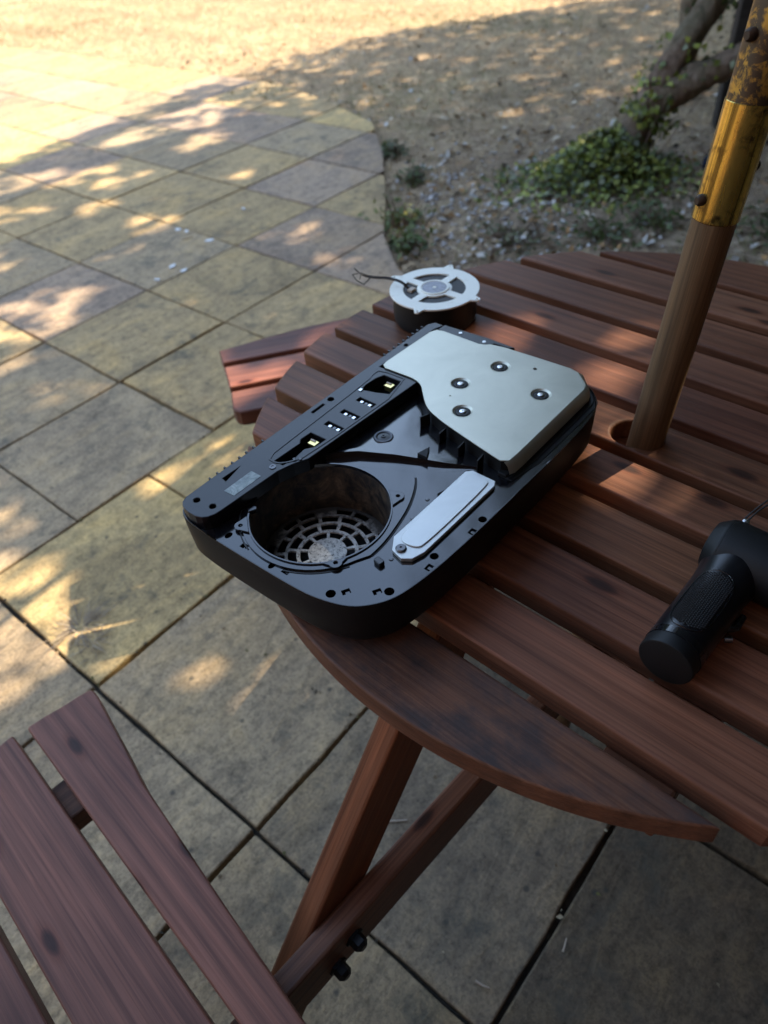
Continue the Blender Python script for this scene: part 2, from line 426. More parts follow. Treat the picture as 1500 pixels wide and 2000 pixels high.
def lathe(name, prof, mat, parent=None, n=32, c=(0, 0, 0), smooth=True, caps=True):
    v, f = lathe_geo(prof, n, c)
    if caps:
        if prof[0][0] > 1e-6: f.append(tuple(reversed(range(n))))
        if prof[-1][0] > 1e-6: f.append(tuple((len(prof) - 1) * n + i for i in range(n)))
    o = mesh_obj(name, v, f, mat, parent)
    if smooth: auto_smooth(o, 35)
    return o

def auto_smooth(o, deg=35):
    me = o.data
    for p in me.polygons: p.use_smooth = True
    bm = bmesh.new(); bm.from_mesh(me)
    for e in bm.edges:
        if len(e.link_faces) == 2:
            try: e.smooth = e.calc_face_angle() < R(deg)
            except ValueError: e.smooth = False
    bm.to_mesh(me); bm.free()

def frame(d):
    d = Vector(d).normalized(); a = Vector((0, 0, 1)) if abs(d.z) < .9 else Vector((1, 0, 0))
    x = d.cross(a).normalized(); return x, d.cross(x).normalized()

def tube_geo(path, radii, n=10, jit=0.0, rng=None):
    v, f = [], []; P = [Vector(p) for p in path]
    if not hasattr(radii, '__len__'): radii = [radii] * len(P)
    x = y = None
    for k, p in enumerate(P):
        d = (P[min(k + 1, len(P) - 1)] - P[max(k - 1, 0)]).normalized()
        if x is None: x, y = frame(d)
        else:
            x = (x - d * x.dot(d)).normalized(); y = d.cross(x)
        for i in range(n):
            a = 2 * math.pi * i / n; r = radii[k] * (1 + (rng.uniform(-jit, jit) if rng else 0))
            v.append(tuple(p + x * (r * math.cos(a)) + y * (r * math.sin(a))))
    for k in range(len(P) - 1):
        for i in range(n):
            j = (i + 1) % n; f.append((k * n + i, k * n + j, (k + 1) * n + j, (k + 1) * n + i))
    f.append(tuple(reversed(range(n)))); f.append(tuple((len(P) - 1) * n + i for i in range(n)))
    return v, f

def tube(name, path, radii, mat, parent=None, n=10, jit=0.0, rng=None, smooth=True):
    v, f = tube_geo(path, radii, n, jit, rng)
    o = mesh_obj(name, v, f, mat, parent)
    if smooth: auto_smooth(o, 50)
    return o

def box(name, c, s, mat, parent=None, rot=None, bevel=0.0, seg=2):
    hx, hy, hz = s[0] / 2, s[1] / 2, s[2] / 2
    v = [Vector((x, y, z)) for x in (-hx, hx) for y in (-hy, hy) for z in (-hz, hz)]
    f = [(0, 1, 3, 2), (4, 6, 7, 5), (0, 4, 5, 1), (2, 3, 7, 6), (0, 2, 6, 4), (1, 5, 7, 3)]
    o = mesh_obj(name, v, f, mat, parent, bevel=bevel, seg=seg, loc=c)
    if rot is not None: o.rotation_euler = rot
    return o

def catmull(pts, sub=6):
    P = [Vector(p) for p in pts]; out = []
    for i in range(len(P) - 1):
        a, b, c, d = P[max(i - 1, 0)], P[i], P[i + 1], P[min(i + 2, len(P) - 1)]
        for k in range(sub):
            t = k / sub
            out.append(0.5 * ((2 * b) + (c - a) * t + (2 * a - 5 * b + 4 * c - d) * t * t + (3 * b - a - 3 * c + d) * t ** 3))
    out.append(P[-1]); return out

def tinted(name, V, F, C, mat, parent=None):
    """mesh with a per-face 'tint' colour (numpy arrays)"""
    me = bpy.data.meshes.new(name)
    V = np.asarray(V, np.float32); F = np.asarray(F, np.int32); k = F.shape[1]
    me.vertices.add(len(V)); me.vertices.foreach_set('co', V.ravel())
    me.loops.add(F.size); me.loops.foreach_set('vertex_index', F.ravel())
    me.polygons.add(len(F)); me.polygons.foreach_set('loop_start', np.arange(len(F), dtype=np.int32) * k)
    me.polygons.foreach_set('loop_total', np.full(len(F), k, np.int32))
    at = me.attributes.new('tint', 'FLOAT_COLOR', 'FACE')
    c4 = np.ones((len(F), 4), np.float32); c4[:, :3] = C; at.data.foreach_set('color', c4.ravel())
    me.update(); me.materials.append(mat)
    o = bpy.data.objects.new(name, me); col.objects.link(o)
    if parent is not None: o.parent = parent
    return o

def leaf_cards(P, N, size, rng, aspect=0.62, fold=0.25):
    """folded leaf (two quads as 4 tris -> 2 quads) at points P with normals N; returns V,F(4)"""
    n = len(P); N = N / (np.linalg.norm(N, axis=1, keepdims=True) + 1e-9)
    a = rng.normal(size=(n, 3)); X = np.cross(N, a); X /= (np.linalg.norm(X, axis=1, keepdims=True) + 1e-9)
    Y = np.cross(N, X); s = size[:, None]
    base = P - X * s * .5; tip = P + X * s * .5; mid = P + N * (s * -.02)
    l = P - X * s * .08 + Y * s * aspect * .5 + N * s * fold * .5
    r = P - X * s * .08 - Y * s * aspect * .5 + N * s * fold * .5
    V = np.stack([base, l, tip, mid, r], 1).reshape(-1, 3)
    i = np.arange(n)[:, None] * 5
    F = np.concatenate([i + np.array([[0, 3, 2, 1]]), i + np.array([[0, 4, 2, 3]])], 1).reshape(-1, 4)
    return V, F

# ------------------------------------------------------------------ ground, lawn
g = 60.0
gm = mesh_obj('lawn', [(-g, -g, -.034), (g, -g, -.034), (g, g, -.034), (-g, g, -.034)], [(0, 1, 2, 3)], M['ground'])
tag(gm, kind='structure')

# ------------------------------------------------------------------ patio of sandstone slabs (u along one joint direction, v along the other)
TH = R(46.69)
UX, VX = Vector((math.cos(TH), math.sin(TH))), Vector((math.sin(TH), -math.cos(TH)))
def clip(poly, edge_poly):
    out = poly; n = len(edge_poly)
    for i in range(n):
        a, b = edge_poly[i], edge_poly[(i + 1) % n]; inp = out; out = []
        def sd_(p): return (b[0] - a[0]) * (p[1] - a[1]) - (b[1] - a[1]) * (p[0] - a[0])
        for j in range(len(inp)):
            p, q = inp[j], inp[(j + 1) % len(inp)]; sp, sq = sd_(p), sd_(q)
            if sp >= 0: out.append(p)
            if (sp >= 0) != (sq >= 0):
                t = sp / (sp - sq); out.append((p[0] + (q[0] - p[0]) * t, p[1] + (q[1] - p[1]) * t))
        if not out: return []
    return out
cut_uv = [(-3.5, -8.5), (3.4, -8.5), (3.72, -7.1), (3.75, -4.1), (3.60, -3.55), (3.38, -2.98), (3.03, -2.62), (2.62, -2.26), (2.22, -1.94), (2.02, -1.71), (1.80, -1.3), (1.64, -.8), (1.55, -.2), (1.52, .4), (1.55, 3.5), (-3.5, 3.5)]
patio_pts = [UX * u + VX * v for u, v in cut_uv]
pb = plate('patio', [(p.x, p.y) for p in patio_pts], -.09, -.021, M['joint'])
tag(pb, kind='structure')
rows = [-8.5, -8.03, -7.56, -7.08, -6.6, -6.17, -5.73, -5.285, -4.79, -4.315, -3.84, -3.37, -2.885, -2.415, -1.965, -1.512, -1.045, -.571, -.101, .37, .84, 1.31]
U_MAIN = [-1.87, -1.4, -.93, -.46, 0.0, .47, .925, 1.37, 1.83, 2.303, 2.762, 3.236, 3.80]
U_OFF = [-1.69, -1.22, -.74, -.26, .209, .692, 1.155, 1.63, 2.1]
U_S = [-1.69, -1.22, -.74, -.26, .204, .65, 1.12, 1.6, 2.1]
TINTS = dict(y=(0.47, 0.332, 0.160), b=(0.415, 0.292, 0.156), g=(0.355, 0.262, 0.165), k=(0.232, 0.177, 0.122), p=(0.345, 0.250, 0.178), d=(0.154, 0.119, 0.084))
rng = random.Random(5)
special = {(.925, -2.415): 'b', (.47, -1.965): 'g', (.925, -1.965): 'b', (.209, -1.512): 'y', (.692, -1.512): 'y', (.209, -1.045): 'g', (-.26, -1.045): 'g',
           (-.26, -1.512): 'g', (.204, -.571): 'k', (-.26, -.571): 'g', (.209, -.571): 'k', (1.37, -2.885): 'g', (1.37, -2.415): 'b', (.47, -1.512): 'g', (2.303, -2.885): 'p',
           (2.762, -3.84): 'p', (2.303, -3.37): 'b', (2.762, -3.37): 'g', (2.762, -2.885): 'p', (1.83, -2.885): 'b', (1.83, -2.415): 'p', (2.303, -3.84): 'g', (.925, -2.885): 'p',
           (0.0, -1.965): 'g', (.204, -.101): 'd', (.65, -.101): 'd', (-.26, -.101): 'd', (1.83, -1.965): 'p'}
for ri in range(len(rows) - 1):
    v0, v1 = rows[ri], rows[ri + 1]
    us = U_MAIN if v1 <= -1.5 else (U_OFF if v0 < -.2 else U_S)
    for ci in range(len(us) - 1):
        u0_, u1_ = us[ci], us[ci + 1]
        if (u0_ == 2.762 and v0 == -3.84): u0_ = 2.762
        j = .0040 if v0 > -3 else .0036
        quad = []
        for (a, b) in ((u0_ + j, v0 + j), (u1_ - j, v0 + j), (u1_ - j, v1 - j), (u0_ + j, v1 - j)):
            quad.append((a + rng.uniform(-.0025, .0025), b + rng.uniform(-.0025, .0025)))
        pg = clip(cut_uv, quad)
        if len(pg) < 3: continue
        ar = abs(sum(pg[i][0] * pg[(i + 1) % len(pg)][1] - pg[(i + 1) % len(pg)][0] * pg[i][1] for i in range(len(pg)))) / 2
        if ar < .004: continue
        # ragged riven edges: subdivide and jitter
        rp = []
        for i in range(len(pg)):
            a, b = pg[i], pg[(i + 1) % len(pg)]; L = math.hypot(b[0] - a[0], b[1] - a[1]); n = max(1, int(L / .075))
            for k in range(n):
                t = k / n; q = (a[0] + (b[0] - a[0]) * t, a[1] + (b[1] - a[1]) * t)
                if k: q = (q[0] + rng.uniform(-.0022, .0022), q[1] + rng.uniform(-.0022, .0022))
                rp.append(q)
        cu = sum(p[0] for p in rp) / len(rp); cv = sum(p[1] for p in rp) / len(rp)
        cw = UX * cu + VX * cv
        # keep to what the camera side of the garden can see
        if cw.y < -.9 or cw.x > 2.6 or cw.x < -4.6: continue
        pts = [((p[0] - cu), -(p[1] - cv)) for p in rp]
        tilt = (rng.uniform(-.004, .004), rng.uniform(-.004, .004)); lift = rng.uniform(-.0015, .0015)
        # v axis is mirrored so the local frame is right handed
        o = plate('slab', pts, -.034, lambda x, y: lift + tilt[0] * x + tilt[1] * y, M['slab'], pb, bevel=.0035, seg=2, loc=(cw.x, cw.y, 0))
        o.rotation_euler = (0, 0, TH)
        key = None
        for (ku, kv), c in special.items():
            if abs(ku - us[ci]) < .01 and abs(kv - v0) < .01: key = c
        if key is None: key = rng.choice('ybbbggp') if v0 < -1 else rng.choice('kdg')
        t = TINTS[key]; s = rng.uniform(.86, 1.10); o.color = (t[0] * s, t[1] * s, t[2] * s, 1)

# ------------------------------------------------------------------ unseen brick wall and roof added behind the camera to block rear sky light
hw = empty('added_house', (0.5, -2.3, 0), 0, 'unseen brick wall added behind the camera to block light', 'added_house')
k_ = NT('brown_brick'); bt_ = k_.n('ShaderNodeTexBrick'); bt_.inputs['Scale'].default_value = 4.5
bt_.inputs['Color1'].default_value = (.16, .075, .05, 1); bt_.inputs['Color2'].default_value = (.11, .055, .04, 1); bt_.inputs['Mortar'].default_value = (.2, .18, .16, 1)
mp_ = k_.n('ShaderNodeMapping'); mp_.inputs['Rotation'].default_value = (R(90), 0, 0); tc_ = k_.n('ShaderNodeTexCoord')
k_.l(tc_.outputs['Object'], mp_.inputs[0]); k_.l(mp_.outputs[0], bt_.inputs['Vector']); k_.col(bt_.outputs['Color']); k_.rough(.9)
box('wall', (0, -.15, 2.7), (19, .3, 5.4), k_.m, hw)
box('roof', (0, -1.2, 5.9), (19.6, 3.6, .2), M['joint'], hw, rot=(R(35), 0, 0))

# ------------------------------------------------------------------ unseen hedges added round the garden to cut low sky light
hr_ = np.random.default_rng(8)
def hedge(x0, y0, x1, y1, h, th, label):
    L = math.hypot(x1 - x0, y1 - y0); ang = math.atan2(y1 - y0, x1 - x0)
    t = empty('added_hedge', ((x0 + x1) / 2, (y0 + y1) / 2, -.034), ang, label, 'hedge', 'added hedges')
    nx, nz = int(L / .5), int(h / .5); v, f = [], []
    for i in range(nx + 1):
        top = h * (1 + .10 * math.sin(i * .9) + hr_.uniform(-.06, .06))
        prof = [(-th / 2, 0)] + [(-th / 2 + hr_.uniform(-.15, .15), top * k / nz) for k in range(1, nz)] + [(-th * .3, top), (th * .3, top)] + [(th / 2 + hr_.uniform(-.15, .15), top * k / nz) for k in range(nz - 1, 0, -1)] + [(th / 2, 0)]
        n = len(prof); v += [(-L / 2 + L * i / nx, a, b) for a, b in prof]
        if i:
            b = (i - 1) * n
            f += [(b + k, b + k + 1, b + n + k + 1, b + n + k) for k in range(n - 1)]
    f += [tuple(range(n)), tuple(nx * n + k for k in range(n))]
    mesh_obj('core', v, f, hedge_mat, t)
    m_ = int(L * h * 14); P = np.stack([hr_.uniform(-L / 2, L / 2, m_), hr_.choice([-1, 1], m_) * (th / 2 + hr_.normal(0, .14, m_)), hr_.uniform(0, h * 1.08, m_)], 1)
    V, F = leaf_cards(P, hr_.normal(size=(m_, 3)), hr_.uniform(.18, .4, m_), hr_, .6, .2)
    tinted('foliage', V, F, np.repeat(np.array([[.03, .05, .018]]) * hr_.uniform(.6, 1.5, (m_, 1)), 2, 0), M['crownleaf'], t)
hedge_mat = plain('dark_hedge', (.018, .03, .012), .9, noise=.5, scale=3)
hedge(-16, 18, 14, 18, 8.0, 1.6, 'unseen hedge added across the far end to block low sky light')
hedge(9.5, 17, 9.5, -4, 6.5, 1.4, 'unseen hedge added along the right side to block low sky light')
hedge(-11, 16, -11, -4, 3.2, 1.2, 'lower unseen hedge added along the left side to block low sky light')

# ------------------------------------------------------------------ picnic table
TZ = .715; TC = (.306, .648); TR = .459
tang = R(-45.9)
table = empty('picnic_table', (TC[0], TC[1], 0), tang, 'round red-brown slatted picnic table with attached benches on the patio', 'picnic table')
edges_n = [-.455, -.362, -.284, -.203, -.122, -.048, .033, .118, .197, .281, .369, .456]
THK = .027
rng = random.Random(11)
for k in range(11):
    n0 = edges_n[k]; n1 = edges_n[k + 1] - .0175
    if k == 0: n1 = -.380
    pts = []
    def xr(n): return math.sqrt(max(0, TR * TR - n * n))
    N = 9
    lo = [n0 + (n1 - n0) * i / N for i in range(N + 1)]
    right = [(xr(n), n) for n in lo]; left = [(-xr(n), n) for n in reversed(lo)]
    if k == 0:
        right = [(xr(n), n) for n in lo[0:]]; lo2 = [(x, -math.sqrt(TR * TR - x * x)) for x in np.linspace(-xr(n1), xr(n1), 40)]
        pts = lo2
    elif k == 10:
        lo2 = [(x, math.sqrt(TR * TR - x * x)) for x in np.linspace(xr(n0), -xr(n0), 30)]
        pts = lo2
    else: pts = right + left
    cy = (n0 + n1) / 2
    pts = [(x, y - cy) for x, y in pts]
    holes = []
    if k == 5: holes = [circ(-.004, -.020 - cy, .0248, 28)]
    o = plate('slat', pts, TZ - THK, TZ + rng.uniform(-.001, .001), M['wood_dirty'] if k == 0 else M['wood'], table, holes=holes, bevel=.003, seg=3, loc=(0, cy, 0))
    s = rng.uniform(.78, 1.18); o.color = (s, s * rng.uniform(.94, 1.05), s * rng.uniform(.92, 1.05), 1)
    if k == 0: o['label'] = 'darker weathered front slat with worn edge'
# battens under the top (across the slats)
for x in (-.19, .19):
    h = math.sqrt(TR * TR - x * x) - .03
    box('batten', (x, 0, TZ - THK - .0185), (.06, 2 * h, .035), M['wood'], table, bevel=.003)

box('batten', (0, 0, TZ - THK - .0185), (.10, .50, .035), M['wood'], table, bevel=.003)  # unseen block added under the pole hole to keep it dark
# legs and beams in a frame turned to the near bench
def to_table(wx, wy):
    dx, dy = wx - TC[0], wy - TC[1]; c, s = math.cos(-tang), math.sin(-tang); return (dx * c - dy * s, dx * s + dy * c)
RA = R(-138)      # radial direction of the near bench
def ray_frame(ang):
    r = Vector((math.cos(ang), math.sin(ang))); t = Vector((-math.sin(ang), math.cos(ang))); return r, t
def rbox(name, ang, t0, t1, prof, mat, parent, bevel=.0035):
    """prism: profile in (r, z) extruded from t0 to t1 (t = left of the radial direction)"""
    r, t = ray_frame(ang)
    def W(rr, tt, z):
        p = r * rr + t * tt; q = to_table(TC[0] + p.x, TC[1] + p.y); return (q[0], q[1], z)
    v = [W(a, t0, z) for a, z in prof] + [W(a, t1, z) for a, z in prof]; n = len(prof)
    f = [tuple(range(n)), tuple(range(2 * n - 1, n - 1, -1))] + [(i, (i + 1) % n, n + (i + 1) % n, n + i) for i in range(n)]
    # local frame with X along the piece so the grain follows it
    a, b = Vector(v[0]), Vector(v[1]); ax = (b - a).normalized()
    yy = (Vector(v[n]) - a).normalized(); zz = ax.cross(yy); Mx = Matrix((ax, yy, zz)).transposed()
    c = sum((Vector(p) for p in v), Vector()) / len(v)
    vl = [Mx.transposed() @ (Vector(p) - c) for p in v]
    o = mesh_obj(name, vl, f, mat, parent, bevel=bevel)
    o.matrix_local = Matrix.Translation(c) @ Mx.to_4x4(); return o
def rl(z): return .421 + (.59 - z) * .715
for ang in (RA, RA + math.pi):
    rbox('leg', ang, -.0285, -.0005, [(rl(0), 0.001), (rl(.687), .687), (rl(.687) - .09, .687), (rl(0) - .09, .001)], M['wood'], table)
beam = rbox('beam', RA, .0005, .0270, [(-.62, .297), (.90, .297), (.90, .376), (-.62, .376)], M['wood'], table)
for o in [x for x in table.children if x.name.startswith('leg')]: o.color = (1.15, 1.0, .85, 1)
r_, t_ = ray_frame(RA)
def tw(rr, tt, z):
    p = r_ * rr + t_ * tt; q = to_table(TC[0] + p.x, TC[1] + p.y); return Vector((q[0], q[1], z))
for rr, zz in ((.543, .343), (.572, .316)):
    a, b = tw(rr, .0272, zz), tw(rr, .044, zz); d = (b - a).normalized()
    bo = tube('bolt', [a, a + d * .003, a + d * .0031, b - d * .004, b], [.0115, .0115, .0088, .0088, .005], M['blackbolt'], table, n=6, smooth=False)

# benches
BZ = .43
def bench(name_label, ang, slats, battens, mat, r_len):
    """ang: direction of the slats; slats: world polygons"""
    t = Vector((math.cos(ang), math.sin(ang))); q = Vector((-math.sin(ang), math.cos(ang)))
    allp = [p for s in slats for p in s]; cx = sum(p[0] for p in allp) / len(allp); cy = sum(p[1] for p in allp) / len(allp)
    root = None
    for (bt, q0, q1) in battens:
        # batten across the slats, under them
        c = Vector((cx, cy)) + t * bt + q * ((q0 + q1) / 2)
        l = to_table(c.x, c.y)
        if root is None:
            root = box('bench', (l[0], l[1], BZ - .034 - .0175), (q1 - q0, .055, .034), M['wood'], table, bevel=.003)
            root.rotation_euler = (0, 0, ang + math.pi / 2 - tang); base = (c, ang + math.pi / 2)
            root['label'] = name_label
            inv = (Matrix.Translation((c.x, c.y, 0)) @ Matrix.Rotation(ang + math.pi / 2, 4, 'Z')).inverted()
        else:
            v = inv @ Vector((c.x, c.y, 0)); b = box('batten', (v.x, v.y, 0), (q1 - q0, .055, .034), M['wood'], root, bevel=.003)
    for poly in slats:
        sx = sum(p[0] for p in poly) / len(poly); sy = sum(p[1] for p in poly) / len(poly)
        loc = inv @ Vector((sx, sy, 0)); loc.z = .034 / 2 + .0005
        c_, s_ = math.cos(-ang), math.sin(-ang)
        pts = [((p[0] - sx) * c_ - (p[1] - sy) * s_, (p[0] - sx) * s_ + (p[1] - sy) * c_) for p in poly]
        o = plate('slat', pts, 0, .0335, mat, root, bevel=.004, seg=3, loc=loc)
        o.rotation_euler = (0, 0, -math.pi / 2)
        s = rng.uniform(.85, 1.2); o.color = (s, s, s, 1)
    return root
# near bench: slats run along tb, rows step outwards along qb
ab = R(-48.7); tb = Vector((math.cos(ab), math.sin(ab))); qb = Vector((math.sin(ab), -math.cos(ab)))   # qb points away from the table
def lin(p, a, b=0.0): return (p[0] + tb.x * a + qb.x * b, p[1] + tb.y * a + qb.y * b)
E1 = (-.482, .516)
sl = []
inner = [(-.408, .565), (-.398, .553), (-.384, .531), (-.351, .481), (-.315, .424), (-.204, .279), (-.118, .169), (-.06, .095), (.0, .02), (.055, -.05)]
sl.append([E1, lin(E1, .78)] + inner[::-1] + [(-.413, .564), (-.425, .557), (-.443, .5435), (-.464, .530)])
for k in range(1, 4):
    b0 = .017 + (k - 1) * .1115; b1 = b0 + .0955
    st = lambda b: .002 + .10 * max(0, b - .02) + (.9 * max(0, b - .2) ** 2)
    sl.append([lin(E1, st(b0) - .006, b0), lin(E1, .78 - b0 * .2, b0), lin(E1, .76 - b1 * .25, b1), lin(E1, st(b1), b1), lin(E1, st((b0 + b1) / 2) - .006, (b0 + b1) / 2)])
near_bench = bench('near bench seat, purplish-brown, in the lower left corner', ab, sl, [(-.175, -.235, .085), (.24, -.235, .06)], M['wood_bench'], .8)
# far bench
af = R(10.3); tf = Vector((math.cos(af), math.sin(af))); qf = Vector((-math.sin(af), math.cos(af)))
sl = []
def ft(x, y, a): return (x + tf.x * a, y + tf.y * a)
sl.append([(-.322, 1.404), (-.212, 1.447), (-.13, 1.4745), (-.022, 1.4975), (.12, 1.51), (.26, 1.505), (.36, 1.49), ft(-.308, 1.3525, .71), (-.308, 1.3525)])
sl.append([(-.3045, 1.3365), ft(-.3045, 1.3365, .70), ft(-.2857, 1.2570, .69), (-.2857, 1.2570)])
sl.append([(-.282, 1.2405), ft(-.282, 1.2405, .68), ft(-.257, 1.166, .66), (-.245, 1.1675), (-.257, 1.1665), (-.2665, 1.1725), (-.2735, 1.185)])
far_bench = bench('far bench seat behind the table, catching sun patches', af, sl, [(-.13, -.15, .135), (.25, -.15, .15)], M['wood_bench'], .7)
fa = R(104)
rbox('beam', fa, -.02, .022, [(-.1, .300), (.78, .300), (.78, .378), (-.1, .378)], M['wood'], table)
rbox('leg', fa, -.066, -.021, [(rl(0), 0.001), (rl(.687), .687), (rl(.687) - .1, .687), (rl(0) - .1, .001)], M['wood'], table)

# ------------------------------------------------------------------ parasol pole through the table
lean = R(4.4)
par = empty('parasol_pole', (.299, .624, .0), 0, 'wooden parasol pole with brass joint sleeve standing through the table', 'parasol pole')
LX = math.tan(lean)
def pp(z, dx=0, dy=0): return Vector((LX * (z - TZ) + dx, dy + .012 * (z - TZ), z))
def seg(name, z0, z1, rad, mat, n=40):
    a, b = pp(z0), pp(z1); L = (b - a).length
    v, f = lathe_geo([(rad - .0012, 0), (rad, .0012), (rad, L - .0012), (rad - .0012, L)], n)
    f += [tuple(reversed(range(n))), tuple(3 * n + i for i in range(n))]
    # grain axis: local X along the pole
    v = [(z, x, y) for x, y, z in v]
    o = mesh_obj(name, v, f, mat, par); auto_smooth(o, 40)
    d = (b - a).normalized(); y = Vector((0, 1, 0)); zz = d.cross(y).normalized(); y = zz.cross(d)
    o.matrix_local = Matrix.Translation(a) @ Matrix((d, y, zz)).transposed().to_4x4(); return o
seg('lower_pole', 0.001, TZ + .26, .0192, M['pole'])
sl_ = seg('brass_sleeve', TZ + .243, TZ + .338, .0203, M['brass'])
seg('upper_pole', TZ + .336, TZ + 1.95, .0198, M['tarnish'])
for z, ang in ((TZ + .263, 195), (TZ + .384, 200), (TZ + .285, 8), (TZ + .384, 20)):
    a = R(ang); d = Vector((math.cos(a), math.sin(a), 0)); p = pp(z) + d * .0185
    tube('bolt', [p, p + d * .005, p + d * .0075], [.005, .005, .003], M['rust'], par, n=10)

# unseen parasol top added above to block overhead sky light
cn = pp(TZ + 1.74); rim = []
cv_, cf_ = [(cn.x, cn.y, cn.z + .30)], []
for ring_, (rr, zz) in enumerate(((.29, .22), (.58, .10), (.83, -.03), (.835, -.12))):
    for i in range(48):
        a = 2 * math.pi * i / 48; k8 = (i % 6) / 6.0; sag = 1 - .055 * math.sin(math.pi * k8); 
        cv_.append((cn.x + rr * sag * math.cos(a), cn.y + rr * sag * math.sin(a), cn.z + zz - .02 * math.sin(math.pi * k8) * rr))
for i in range(48): cf_.append((0, 1 + i, 1 + (i + 1) % 48))
for r_i in range(3):
    for i in range(48):
        j = (i + 1) % 48; cf_.append((1 + r_i * 48 + i, 1 + (r_i + 1) * 48 + i, 1 + (r_i + 1) * 48 + j, 1 + r_i * 48 + j))
cano = mesh_obj('added_canopy', cv_, cf_, plain('dark_green_canvas', (.022, .040, .028), .8, noise=.2, scale=80), par, smooth=True)
sm_ = cano.modifiers.new('solid', 'SOLIDIFY'); sm_.thickness = .0025
for i in range(8):
    a = 2 * math.pi * i / 8
    tube('rib', [(cn.x, cn.y, cn.z + .27), (cn.x + (.815) * math.cos(a), cn.y + (.815) * math.sin(a), cn.z - .055)], .006, M['pole'], par, n=6)

# ------------------------------------------------------------------ game console with its cover off (local p, q in millimetres)
CZ = .78; CA = R(47.3)
con = empty('game_console', (-.1905, .517, TZ), CA, 'black game console lying opened with its inside showing at the table edge', 'game console')
ZB = CZ - TZ
def K(p, q, z): return (p / 1000, -q / 1000, ZB + z / 1000)
def k2(poly): return [(p / 1000, -q / 1000) for p, q in poly]
def cz(z): return ZB + z / 1000
out0 = chaikin([(-13, 30), (-13.5, 85), (-12.5, 165), (-9, 188), (-2, 210), (9, 224), (26, 236), (50, 242), (80, 246), (132, 249.5), (190, 251), (260, 254), (325, 254), (352, 249), (372, 236), (384, 216), (389, 190), (391, 100), (390, 24), (384, 8), (368, 1), (200, 1), (20, 0), (2, 2), (-8, 10)], 2)
def ring(poly, z): return [K(p, q, z) for p, q in poly]
rings = [ring(offset(out0, 2.0), -3.5), ring(offset(out0, 1.2), -.6), ring(offset(out0, .3), -.4), ring(out0, -1.4), ring(offset(out0, .4), -20), ring(offset(out0, 1.8), -43), ring(offset(out0, 4.5), -49.5), ring(offset(out0, 10), -53),
         ring(offset(out0, 26), -60), ring(offset(out0, 42), -64.8)]
lc = loft('lower_cover', rings, M['matte'], con, cap0=False, cap1=True); auto_smooth(lc, 45)
# inner deck with fan opening and clip holes
FC = (70, 115); FR = 65.5
fan_hole = circ(FC[0], FC[1], FR, 72)
clip_round = [(0, 66, 4.2, 3.0), (-3, 125, 4.2, 3.0), (3, 188, 4.4, 4.4), (33, 226, 4.4, 4.4), (86, 233, 4, 4), (147, 242, 4, 4)]
clip_rect = [(-1, 88), (-1, 140), (12, 197), (27, 218), (73, 237), (129, 243)]
hol = [fan_hole] + [circ(a, b, r1, 14, r2) for a, b, r1, r2 in clip_round]
for a, b in clip_rect: hol.append(rrect(a, b, 7.5, 5.5, R(90) if b < 150 else (R(30) if b < 230 else 0)))
deck_out = offset(out0, 1.9)
dk = plate('inner_deck', k2(deck_out), cz(-9), cz(-3.2), M['deck'], con, holes=[k2(h) for h in hol])
for i, (a, b) in enumerate(clip_rect):
    ra_ = R(90) if b < 150 else (R(30) if b < 230 else 0)
    plate('clip', k2(rrect(a + 1.2 * math.cos(ra_), b + 1.2 * math.sin(ra_), 3.6, 5.4, ra_)), cz(-8.5), cz(-5.2), M['deck'], con)
tr = [K(p, q, -.5) for p, q in offset(out0, 1.0)]
tv, tf_ = tube_geo(tr + [tr[0], tr[1]], .0008, 6); to_ = mesh_obj('rim_trim', tv, tf_, M['gloss'], con); auto_smooth(to_, 60)
lip = lathe('fan_lip', [(FR / 1000 + .0002, -.002), (FR / 1000 + .0002, .0012), (FR / 1000 + .0016, .0012), (FR / 1000 + .0018, -.002)], M['deck'], con, n=72, c=(FC[0] / 1000, -FC[1] / 1000, cz(-.9)), caps=False)
# fan well and dusty grille with shade painted on its outer rings
v, f = lathe_geo([(FR / 1000, cz(-3.4)), (FR / 1000 - .0012, cz(-9)), (FR / 1000 - .002, cz(-58.5))], 72, (FC[0] / 1000, -FC[1] / 1000, 0))
wl = mesh_obj('fan_well', v, f, M['well'], con); auto_smooth(wl, 60)
def grille():
    c = (0, 0); loops = []
    outer = circ(0, 0, FR - 2.2, 60)
    rr = [(19, 27), (30.5, 39), (42, 50), (53, 60)]
    for k, (a, b) in enumerate(rr):
        n = (9, 11, 14, 18)[k]
        for i in range(n):
            a0 = 2 * math.pi * (i + .09 + (k % 2) * .3) / n; a1 = 2 * math.pi * (i + .91 + (k % 2) * .3) / n
            if k == 3 and i % 3 == 0: continue
            arc = [a0 + (a1 - a0) * t / 4 for t in range(5)]
            loops.append([(b * math.cos(t), b * math.sin(t)) for t in arc] + [(a * math.cos(t), a * math.sin(t)) for t in reversed(arc)])
    return outer, loops
go, gl = grille()
gr = plate('grille', k2(go), -.001, .001, M['grille'], con, holes=[k2(h) for h in gl], loc=(FC[0] / 1000, -FC[1] / 1000, cz(-57)))
